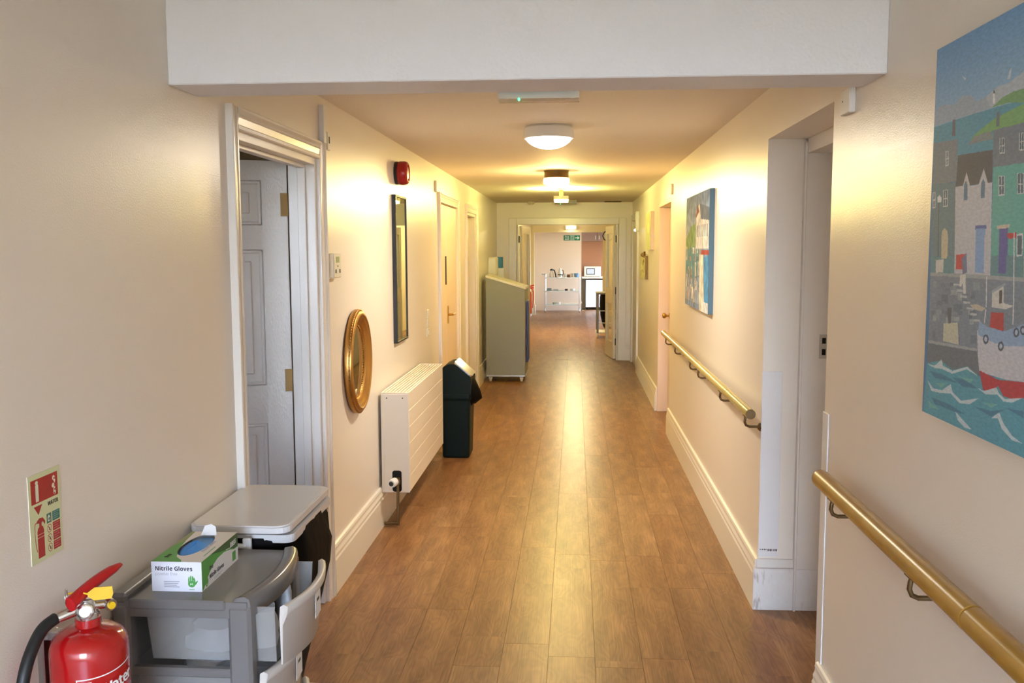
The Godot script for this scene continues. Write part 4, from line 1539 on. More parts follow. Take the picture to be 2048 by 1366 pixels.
func build_left_wall_things():
	var st: SurfaceTool
	# oval gilt mirror
	var gilt := mat("gilt", "b58a4e", 0.34, 1.0)
	mat("gilt_dark", "5a3420", 0.6)
	var t := thing("oval_mirror", "oval mirror in a moulded gilt frame with beaded edges", "mirror", Vector3(LEFT, 1.035, -4.60))
	var oval := Transform3D(Basis(Vector3(0, 1, 0), Vector3(1, 0, 0), Vector3(0, 0, -1)), Vector3.ZERO)
	st = S()
	# local lathe axis points out of the wall; stretched upwards
	lathe(st, [Vector2(0.196, 0.004), Vector2(0.228, 0.004), Vector2(0.234, 0.010), Vector2(0.236, 0.024), Vector2(0.233, 0.031), Vector2(0.227, 0.033), Vector2(0.226, 0.040), Vector2(0.219, 0.046), Vector2(0.210, 0.047), Vector2(0.205, 0.042), Vector2(0.201, 0.041), Vector2(0.192, 0.037), Vector2(0.181, 0.027), Vector2(0.176, 0.026), Vector2(0.167, 0.020), Vector2(0.161, 0.012)], 72, oval, 1.14, 1.0)
	part(t, "gilt_frame", st, gilt)
	st = S()
	lathe(st, [Vector2(0, 0), Vector2(0.226, 0), Vector2(0.230, 0.006), Vector2(0.2, 0.01), Vector2(0, 0.01)], 64, oval, 1.14, 1.0)
	part(t, "backing", st, M.gilt_dark)
	st = S()
	lathe(st, [Vector2(0.164, 0.0115), Vector2(0, 0.0125)], 64, oval, 1.14, 1.0)
	part(t, "mirror_glass", st, M.mirror)
	for ring in [[0.1625, 0.0145, 88, 0.003], [0.232, 0.031, 104, 0.004]]:
		st = S()
		for k in ring[2]:
			var a: float = TAU * k / ring[2]
			var c := Vector3(ring[1], cos(a) * ring[0] * 1.14, sin(a) * ring[0])
			var r: float = ring[3]
			lathe(st, [Vector2(0, -r), Vector2(r * 0.8, -r * 0.5), Vector2(r, 0.1 * r), Vector2(r * 0.6, r * 0.8), Vector2(0, r)], 6, Transform3D(Basis.IDENTITY, c))
		var beads := part(t, "beading", st, gilt)
		beads.set_meta("kind", "stuff")
	# tall narrow mirror
	t = thing("tall_mirror", "tall narrow mirror in a thin black frame below the red sounder", "mirror", Vector3(LEFT, 1.02, -5.82))
	st = S()
	box(st, Vector3(0.0, 0.0, -0.185), Vector3(0.026, 0.925, -0.172), 0.002)
	box(st, Vector3(0.0, 0.0, 0.172), Vector3(0.026, 0.925, 0.185), 0.002)
	box(st, Vector3(0.0, 0.0, -0.172), Vector3(0.026, 0.013, 0.172), 0.002)
	box(st, Vector3(0.0, 0.912, -0.172), Vector3(0.026, 0.925, 0.172), 0.002)
	part(t, "frame", st, M.black)
	st = S()
	box(st, Vector3(0.002, 0.013, -0.172), Vector3(0.020, 0.912, 0.172))
	part(t, "mirror_glass", st, M.mirror)
	# red fire sounder
	var sounder := mat("sounder_red", "9c1414", 0.22)
	t = thing("fire_sounder", "round red fire alarm sounder high on the wall", "alarm", Vector3(LEFT, 2.085, -5.78))
	st = S()
	var out := along(Vector3.ZERO, Vector3(1, 0, 0))
	lathe(st, [Vector2(0, 0), Vector2(0.07, 0), Vector2(0.072, 0.004), Vector2(0.072, 0.02), Vector2(0, 0.02)], 36, out)
	part(t, "base", st, M.black)
	st = S()
	lathe(st, [Vector2(0, 0.02), Vector2(0.070, 0.02), Vector2(0.074, 0.03), Vector2(0.074, 0.06), Vector2(0.070, 0.074), Vector2(0.060, 0.082), Vector2(0.052, 0.083), Vector2(0.048, 0.076), Vector2(0.042, 0.074), Vector2(0.036, 0.080), Vector2(0, 0.084)], 36, out)
	part(t, "red_housing", st, sounder)
	# thermostat
	t = thing("heating_controller", "cream heating controller with small display beside the door architrave", "thermostat", Vector3(LEFT, 1.475, -4.195))
	st = S()
	box(st, Vector3(0, 0, -0.065), Vector3(0.032, 0.112, 0.065), 0.004)
	part(t, "housing", st, M.plastic_cream)
	st = S()
	box(st, Vector3(0.032, 0.07, -0.03), Vector3(0.033, 0.098, 0.03))
	part(t, "display", st, M.display, "greenish display")
	for z in [-0.035, 0.035]:
		st = S()
		box(st, Vector3(0.032, 0.022, z - 0.007), Vector3(0.034, 0.04, z + 0.007), 0.001)
		part(t, "button", st, M.dark)
	lettering(t, "AUTO", 0.006, M.dark, Transform3D(Basis(Vector3.UP, PI / 2), Vector3(0.0325, 0.054, 0)))
	# switch plates
	for k in 3:
		t = thing("light_switch", ["upper cream switch plate of the stack beside the pink door", "middle cream switch plate of the stack beside the pink door", "lower cream switch plate of the stack beside the pink door"][k], "light switch", Vector3(LEFT, 1.115 - 0.072 * k, -6.95), "stacked switch plates by the pink door")
		st = S()
		box(st, Vector3(0, -0.034, -0.043), Vector3(0.009, 0.034, 0.043), 0.003)
		part(t, "plate", st, M.plastic_cream)
		st = S()
		box(st, Vector3(0.009, -0.016, -0.012), Vector3(0.014, 0.016, 0.012), 0.003)
		part(t, "rocker", st, M.plastic_white)
	# cable trunking and door contacts
	t = thing("cable_trunking", "white vertical trunking above the panelled door's far architrave", "trunking", Vector3(LEFT, 2.075, -4.06))
	st = S()
	box(st, Vector3(0, 0, -0.02), Vector3(0.024, 0.165, 0.02), 0.002)
	part(t, "cover", st, M.plastic_white)
	t = thing("door_contact", "small white contact box at the panelled door's top corner", "door sensor", Vector3(LEFT, 2.055, -4.16), "door contact boxes")
	st = S()
	box(st, Vector3(0, 0, -0.025), Vector3(0.014, 0.08, 0.025), 0.003)
	part(t, "housing", st, M.plastic_white)
	st = S()
	box(st, Vector3(0.014, 0.03, -0.006), Vector3(0.016, 0.06, 0.006), 0.0005)
	part(t, "indicator_slot", st, M.dark)
	t = thing("door_contact", "small white contact box above the pink-cream double leaf door", "door sensor", Vector3(LEFT, 2.07, -7.4), "door contact boxes")
	st = S()
	box(st, Vector3(0, 0, -0.02), Vector3(0.02, 0.09, 0.02), 0.003)
	part(t, "housing", st, M.plastic_white)
	build_radiator()
	build_swing_bin()


func build_radiator():
	var cream := mat("radiator_enamel", "e6dac6", 0.32)
	var t := thing("radiator", "cream low-surface radiator with ribbed front and slatted top grille", "radiator", Vector3(LEFT, 0.2, -5.83))
	var x0 := 0.015
	var x1 := 0.178
	var st := S()
	box(st, Vector3(x0, 0, 0.672), Vector3(x1, 0.578, 0.68), 0.002)
	box(st, Vector3(x0 + 0.012, 0.03, 0.68), Vector3(x0 + 0.018, 0.57, 0.6815))
	var near_end := part(t, "end_panel", st, cream)
	st = S()
	box(st, Vector3(x0, 0, -0.68), Vector3(x1, 0.578, -0.672), 0.002)
	part(t, "end_panel", st, cream)
	st = S()
	box(st, Vector3(x0, 0, -0.672), Vector3(x0 + 0.006, 0.578, 0.672))
	part(t, "back_panel", st, cream)
	# front: six boards with narrow grooves
	for k in 6:
		st = S()
		var y0 := 0.002 + k * 0.0962
		box(st, Vector3(x1 - 0.010, y0, -0.672), Vector3(x1, y0 + 0.0945, 0.672), 0.0016)
		part(t, "front_board", st, cream)
	st = S()
	box(st, Vector3(x1 - 0.014, 0.0, -0.672), Vector3(x1 - 0.0105, 0.578, 0.672))
	part(t, "inner_panel", st, cream)
	# top grille: slats along the length, two borders, cross bars
	for k in 7:
		st = S()
		var xx := x0 + 0.0165 + k * 0.0195
		box(st, Vector3(xx, 0.572, -0.672), Vector3(xx + 0.0105, 0.584, 0.672), 0.001)
		part(t, "grille_slat", st, cream)
	for xx in [x0, x1 - 0.01]:
		st = S()
		box(st, Vector3(xx, 0.574, -0.678), Vector3(xx + 0.01, 0.587, 0.678), 0.002)
		part(t, "grille_border", st, cream)
	for z in [-0.678, 0.666]:
		st = S()
		box(st, Vector3(x0 + 0.01, 0.576, z), Vector3(x1 - 0.01, 0.587, z + 0.012), 0.002)
		part(t, "grille_border", st, cream)
	st = S()
	box(st, Vector3(x0 + 0.01, 0.30, -0.66), Vector3(x1 - 0.02, 0.50, 0.66), 0.01)
	part(t, "heating_core", st, cream)
	for xx in [x0 + 0.035, x1 - 0.035]:
		st = S()
		rod(st, Vector3(xx, 0.555, 0.68), Vector3(xx, 0.555, 0.6815), 0.004, 8)
		part(near_end, "screw", st, M.dark)
	# cut-out with thermostatic valve and tail pipe
	st = S()
	extrude(st, rounded(-0.028, 0.0, 0.026, 0.125, 0.014), 0, 0.0014, Transform3D(Basis.IDENTITY, Vector3(0.105, 0.005, 0.68)))
	part(near_end, "valve_cutout", st, M.gap)
	st = S()
	rod(st, Vector3(0.11, 0.07, 0.685), Vector3(0.11, -0.19, 0.70), 0.0085, 12)
	rod(st, Vector3(0.11, 0.05, 0.68), Vector3(0.11, 0.09, 0.684), 0.014, 12)
	rod(st, Vector3(0.112, 0.07, 0.655), Vector3(0.112, 0.07, 0.70), 0.013, 12)
	rod(st, Vector3(0.11, -0.175, 0.70), Vector3(0.03, -0.178, 0.70), 0.0085, 12)
	part(t, "tail_pipe", st, M.bronze)
	st = S()
	lathe(st, [Vector2(0, 0), Vector2(0.018, 0), Vector2(0.024, 0.008), Vector2(0.025, 0.04), Vector2(0.021, 0.055), Vector2(0, 0.056)], 24, along(Vector3(0.098, 0.072, 0.70), Vector3(-0.25, -0.05, 1)))
	var head := part(t, "valve_head", st, M.plastic_white)
	st = S()
	lathe(st, [Vector2(0, 0.0562), Vector2(0.014, 0.0562), Vector2(0.013, 0.060), Vector2(0, 0.060)], 18, along(Vector3(0.098, 0.072, 0.70), Vector3(-0.25, -0.05, 1)))
	part(head, "cap", st, M.dark)
	for z in [-0.5, 0.5]:
		st = S()
		box(st, Vector3(0.0, 0.1, z - 0.02), Vector3(x0, 0.5, z + 0.02))
		part(t, "wall_bracket", st, M.steel)


func build_swing_bin():
	var green := mat("bin_green", "0a1614", 0.5)
	green.metallic_specular = 0.25
	var t := thing("swing_bin", "dark green swing-lid bin with silver flap past the radiator", "bin", Vector3(-0.915, 0, -7.05))
	var st := S()
	var rings := []
	for r in [[0.0, 0.098, 0.13], [0.012, 0.105, 0.138], [0.45, 0.118, 0.158], [0.47, 0.125, 0.165], [0.50, 0.125, 0.165]]:
		var ring := []
		var p := rounded(-r[1], -r[2], r[1], r[2], 0.03, 4)
		for v in p:
			ring.append(Vector3(v.x, r[0], v.y))
		rings.append(ring)
	loft(st, rings, false)
	part(t, "body", st, green)
	# hood: domed on the wall side, sloping to the corridor
	st = S()
	var prof := PackedVector2Array([Vector2(-0.122, 0.50), Vector2(0.122, 0.50), Vector2(0.126, 0.60), Vector2(0.12, 0.635), Vector2(0.02, 0.72), Vector2(-0.01, 0.735), Vector2(-0.045, 0.735), Vector2(-0.085, 0.715), Vector2(-0.112, 0.68)])
	extrude(st, prof, -0.155, 0.155)
	part(t, "hood", st, green)
	st = S()
	var flap := Transform3D(Basis(Vector3(0, 0, 1), -0.70), Vector3(0.062, 0.69, 0))
	extrude(st, rounded(-0.085, -0.135, 0.085, 0.135, 0.02), -0.006, 0.008, flap * Transform3D(Basis(Vector3(1, 0, 0), PI / 2), Vector3.ZERO))
	part(t, "flap", st, M.chrome, "silver swing flap")
	# loose liner hanging out on the corridor side
	st = S()
	rings = []
	for r in [[0.41, 0.14, 0.10], [0.45, 0.195, 0.135], [0.50, 0.185, 0.15], [0.56, 0.16, 0.15], [0.60, 0.135, 0.14]]:
		var ring := []
		for j in 20:
			var an := TAU * j / 20
			ring.append(Vector3(0.095 + cos(an) * (r[1] - 0.095) * (1.0 + 0.06 * sin(an * 5)), r[0] + 0.012 * sin(an * 4), sin(an) * r[2]))
		rings.append(ring)
	loft(st, rings)
	part(t, "bag_edge", st, M.bin_bag, "black liner edge")


# ---------------------------------------------------------------- things on the right corridor wall

func build_right_wall_things():
	# handrails
	var wood := mat("rail_wood", "9a7a2e", 0.3)
	var n := FastNoiseLite.new()
	n.seed = 51
	n.frequency = 0.02
	var img := blank(64, 512, Color.html("a98838"))
	for y in 512:
		for x in 64:
			var k := 0.5 + 0.35 * n.get_noise_2d(x * 14.0, y * 0.8) + 0.25 * n.get_noise_2d(x * 2.0 + 90, y * 0.3)
			img.set_pixel(x, y, Color.html("86601c").lerp(Color.html("c0923c"), clampf(k, 0, 1)))
	wood.albedo_color = Color.WHITE
	wood.albedo_texture = tex(img)
	wood.uv1_triplanar = true
	wood.uv1_scale = Vector3(3, 3, 0.8)
	handrail("near", Vector3(0.752, 0.903, -2.80), Vector3(0.752, 0.903, 0.4), 0.0275, [-2.66, -2.03, -1.3, -0.4], wood, "thick varnished wooden handrail below the large harbour canvas", [-1.72])
	var rail2 := mat("rail_wood_pale", "b3a060", 0.26)
	handrail("far", Vector3(0.757, 0.893, -3.95), Vector3(0.757, 0.893, -7.87), 0.022, [-4.05, -4.75, -5.6, -6.0, -6.9, -7.6], rail2, "long slim handrail on brackets below the small harbour canvas", [])
	harbour_canvas()
	small_canvas()
	var t := thing("door_contact", "white contact box on the wall under the beam by the right doorway", "door sensor", Vector3(RIGHT, 2.0, -2.845), "door contact boxes")
	var st := S()
	box(st, Vector3(-0.02, 0, -0.045), Vector3(0, 0.075, 0.045), 0.003)
	part(t, "housing", st, M.plastic_white)
	st = S()
	rod(st, Vector3(-0.021, 0.04, -0.02), Vector3(-0.02, 0.04, -0.02), 0.003, 8)
	part(t, "screw", st, M.dark)
	t = thing("door_contact", "slim white contact strip above the recessed knobbed door", "door sensor", Vector3(RIGHT, 2.06, -7.85), "door contact boxes")
	st = S()
	box(st, Vector3(-0.02, 0, -0.02), Vector3(0, 0.09, 0.02), 0.003)
	part(t, "housing", st, M.plastic_cream)
	# pale framed picture and decorated board further down
	img = blank(96, 96, Color.html("cfcf9a"))
	for k in 6:
		stroke(img, Color.html("a9ad74"), [Vector2(12 + k * 13, 10), Vector2(16 + k * 12, 50), Vector2(10 + k * 14, 88)], 3)
	fill_oval(img, Color.html("e4dfa8"), Vector2(50, 40), Vector2(20, 14))
	var m := mat("pale_print", "ffffff", 0.6)
	m.albedo_texture = tex(img)
	wall_picture("pale_canvas", "pale yellow-green canvas picture beyond the recessed knobbed door", Vector3(RIGHT, 1.60, -10.0), 0.66, 0.40, 0.035, m, M.pink_door)
	img = blank(96, 96, Color.html("dcd8a0"))
	mottle(img, 0.12, 0.08)
	fill_oval(img, Color.html("b7a55e"), Vector2(60, 30), Vector2(14, 12))
	fill_oval(img, Color.html("8a7440"), Vector2(70, 22), Vector2(8, 8))
	fill_oval(img, Color.html("efe9c4"), Vector2(30, 50), Vector2(14, 16))
	stroke(img, Color.html("a58c48"), [Vector2(20, 86), Vector2(40, 60), Vector2(70, 70), Vector2(88, 40)], 4)
	m = mat("board_print", "ffffff", 0.6)
	m.albedo_texture = tex(img)
	var o := wall_picture("memo_board", "small decorated board with a bow hung below the pale canvas", Vector3(RIGHT, 1.27, -10.85), 0.85, 0.26, 0.03, m, M.old_brass)
	st = S()
	for s in [-1, 1]:
		lathe(st, [Vector2(0, -0.02), Vector2(0.022, -0.008), Vector2(0.026, 0.012), Vector2(0, 0.03)], 10, along(Vector3(-0.045, 0.27, 0.30 + s * 0.035), Vector3(0, 0.3, s)))
	rod(st, Vector3(-0.03, 0.24, 0.3), Vector3(-0.03, 0.31, 0.3), 0.01, 8)
	part(o, "bow", st, M.old_brass)
	# lit indicator box
	t = thing("wall_light", "small white wall unit with a lit indicator before the double doors", "wall light", Vector3(RIGHT, 1.83, -11.9))
	st = S()
	box(st, Vector3(-0.05, 0.0, -0.05), Vector3(0, 0.26, 0.05), 0.01)
	part(t, "housing", st, M.plastic_white)
	st = S()
	lathe(st, [Vector2(0, -0.018), Vector2(0.014, -0.012), Vector2(0.018, 0), Vector2(0.014, 0.012), Vector2(0, 0.018)], 14, Transform3D(Basis.IDENTITY, Vector3(-0.052, 0.02, 0.02)))
	part(t, "indicator_led", st, glow("indicator", "d8ffe6", 5.0))


func wall_picture(called: String, label: String, at: Vector3, w: float, h: float, d: float, m: Material, edge: Material) -> Node3D:
	var t := thing(called, label, "picture", at)
	var st := S()
	box(st, Vector3(-d, 0, -w / 2), Vector3(0, h, w / 2), 0.002)
	part(t, "stretcher_frame", st, edge)
	st = S()
	picture_quad(st, Vector3(-d - 0.0006, 0, -w / 2), Vector3(-d - 0.0006, 0, w / 2), Vector3(-d - 0.0006, h, w / 2), Vector3(-d - 0.0006, h, -w / 2))
	part(t, "print", st, m)
	return t


func handrail(_which: String, a: Vector3, b: Vector3, r: float, brackets: Array, wood: Material, label: String, joints: Array):
	var t := thing("handrail", label, "handrail", a, "corridor handrails")
	var d := (b - a).normalized()
	var cuts := [0.0]
	for z in joints:
		cuts.append(absf(z - a.z))
	cuts.append((b - a).length())
	for k in cuts.size() - 1:
		var st := S()
		var p: Vector3 = d * (cuts[k] + (0.0012 if k > 0 else 0.0))
		rod(st, p, d * cuts[k + 1], r, 32, 0.004)
		part(t, "rail", st, wood)
	var cap := S()
	rod(cap, -d * 0.0025, Vector3.ZERO, r * 0.96, 24)
	part(t, "end_cap", cap, M.bronze, "dark end grain")
	for z in brackets:
		var st := S()
		var c := Vector3(0, 0, z - a.z)
		var wall := RIGHT - a.x
		var pts := [c + Vector3(0, -r + 0.002, 0), c + Vector3(-0.004, -r - 0.014, 0), c + Vector3(-0.006, -r - 0.03, 0), c + Vector3(0.0, -r - 0.044, 0), c + Vector3(0.014, -r - 0.05, 0), c + Vector3(wall - 0.022, -r - 0.05, 0), c + Vector3(wall - 0.004, -r - 0.05, 0)]
		tube(st, pts, 0.0058, 10)
		box(st, c + Vector3(-0.012, -r - 0.004, -0.022), c + Vector3(0.012, -r + 0.004, 0.022), 0.002)
		lathe(st, [Vector2(0, 0), Vector2(0.018, 0), Vector2(0.018, 0.004), Vector2(0.009, 0.012), Vector2(0, 0.013)], 14, along(c + Vector3(wall, -r - 0.052, 0), Vector3(-1, 0, 0)), 1.0, 1.35)
		part(t, "bracket", st, M.bronze)


func harbour_canvas():
	var n := 640
	var img := blank(n, n, Color.html("4f7ba6"))
	# washes of sky, lighter towards the painted horizon
	for y in range(0, 160):
		img.fill_rect(Rect2i(0, y, n, 1), Color.html("6a9ac8").lerp(Color.html("9cbcd4"), y / 160.0))
	for row in harbour_shapes():
		var p := PackedVector2Array()
		for k in range(1, row.size(), 2):
			p.append(Vector2(row[k], row[k + 1]) * n / 1000.0)
		fill_poly(img, Color.html(row[0]).lightened(0.14), p)
	mottle(img, 0.09, 0.12, Vector2(0.5, 1.6), 9)
	var m := mat("harbour_print", "ffffff", 0.6)
	m.albedo_texture = tex(img)
	var t := thing("harbour_canvas", "large canvas of a harbour street with a fishing boat", "picture", Vector3(RIGHT, 1.233, -2.115))
	var st := S()
	box(st, Vector3(-0.03, 0, 0), Vector3(-0.001, 0.80, 0.80), 0.002)
	part(t, "stretcher_frame", st, mat("canvas_edge", "55758c", 0.6))
	st = S()
	picture_quad(st, Vector3(-0.0306, 0, 0), Vector3(-0.0306, 0, 0.8), Vector3(-0.0306, 0.8, 0.8), Vector3(-0.0306, 0.8, 0))
	part(t, "print", st, m)


func small_canvas():
	var img := blank(240, 160, Color.html("7b8ea8"))
	for y in 60:
		img.fill_rect(Rect2i(0, y, 240, 1), Color.html("6f84a6").lerp(Color.html("a4b2bc"), y / 60.0))
	fill_poly(img, Color.html("7f9c62"), PackedVector2Array([Vector2(0, 62), Vector2(60, 44), Vector2(110, 40), Vector2(140, 70), Vector2(60, 84), Vector2(0, 80)]))
	fill_poly(img, Color.html("5f8f98"), PackedVector2Array([Vector2(0, 78), Vector2(150, 70), Vector2(170, 110), Vector2(60, 120), Vector2(0, 108)]))
	var r := RandomNumberGenerator.new()
	r.seed = 6
	for k in 46:
		var x := r.randi_range(0, 150)
		var y := r.randi_range(66, 140)
		var w := r.randi_range(6, 18)
		var h := r.randi_range(6, 20)
		img.fill_rect(Rect2i(x, y, w, h), Color.html(["c9c2ba", "9aa09c", "b08c80", "7d8890", "d6d0c8", "5d6a70"][k % 6]))
		img.fill_rect(Rect2i(x + 2, y + 3, 2, 4), Color.html("40484e"))
	fill_poly(img, Color.html("d9d4cc"), PackedVector2Array([Vector2(112, 24), Vector2(150, 14), Vector2(236, 30), Vector2(236, 76), Vector2(112, 76)]))
	fill_poly(img, Color.html("8a4a34"), PackedVector2Array([Vector2(112, 28), Vector2(130, 14), Vector2(146, 30), Vector2(146, 24), Vector2(112, 34)]))
	fill_poly(img, Color.html("5f6a7c"), PackedVector2Array([Vector2(146, 14), Vector2(240, 24), Vector2(240, 40), Vector2(160, 36)]))
	for k in 6:
		img.fill_rect(Rect2i(124 + k * 19, 44, 6, 16), Color.html("55606c"))
	img.fill_rect(Rect2i(170, 78, 70, 6), Color.html("a03a34"))
	fill_poly(img, Color.html("d8d0b8"), PackedVector2Array([Vector2(150, 84), Vector2(190, 84), Vector2(205, 160), Vector2(160, 160)]))
	fill_poly(img, Color.html("3f86b4"), PackedVector2Array([Vector2(190, 88), Vector2(240, 84), Vector2(240, 150), Vector2(204, 152)]))
	img.fill_rect(Rect2i(186, 146, 54, 14), Color.html("cfd2d2"))
	for k in 14:
		stroke(img, Color.html("e0dcd4"), [Vector2(8 + k * 11, 118 + (k * 7) % 20), Vector2(10 + k * 11, 152)], 2)
	mottle(img, 0.25, 0.05, Vector2.ONE, 4)
	var m := mat("small_harbour_print", "ffffff", 0.8)
	m.albedo_texture = tex(img)
	wall_picture("village_canvas", "smaller canvas of a harbour village with white house above the far handrail", Vector3(RIGHT, 1.215, -6.07), 1.13, 0.745, 0.03, m, M.canvas_edge)


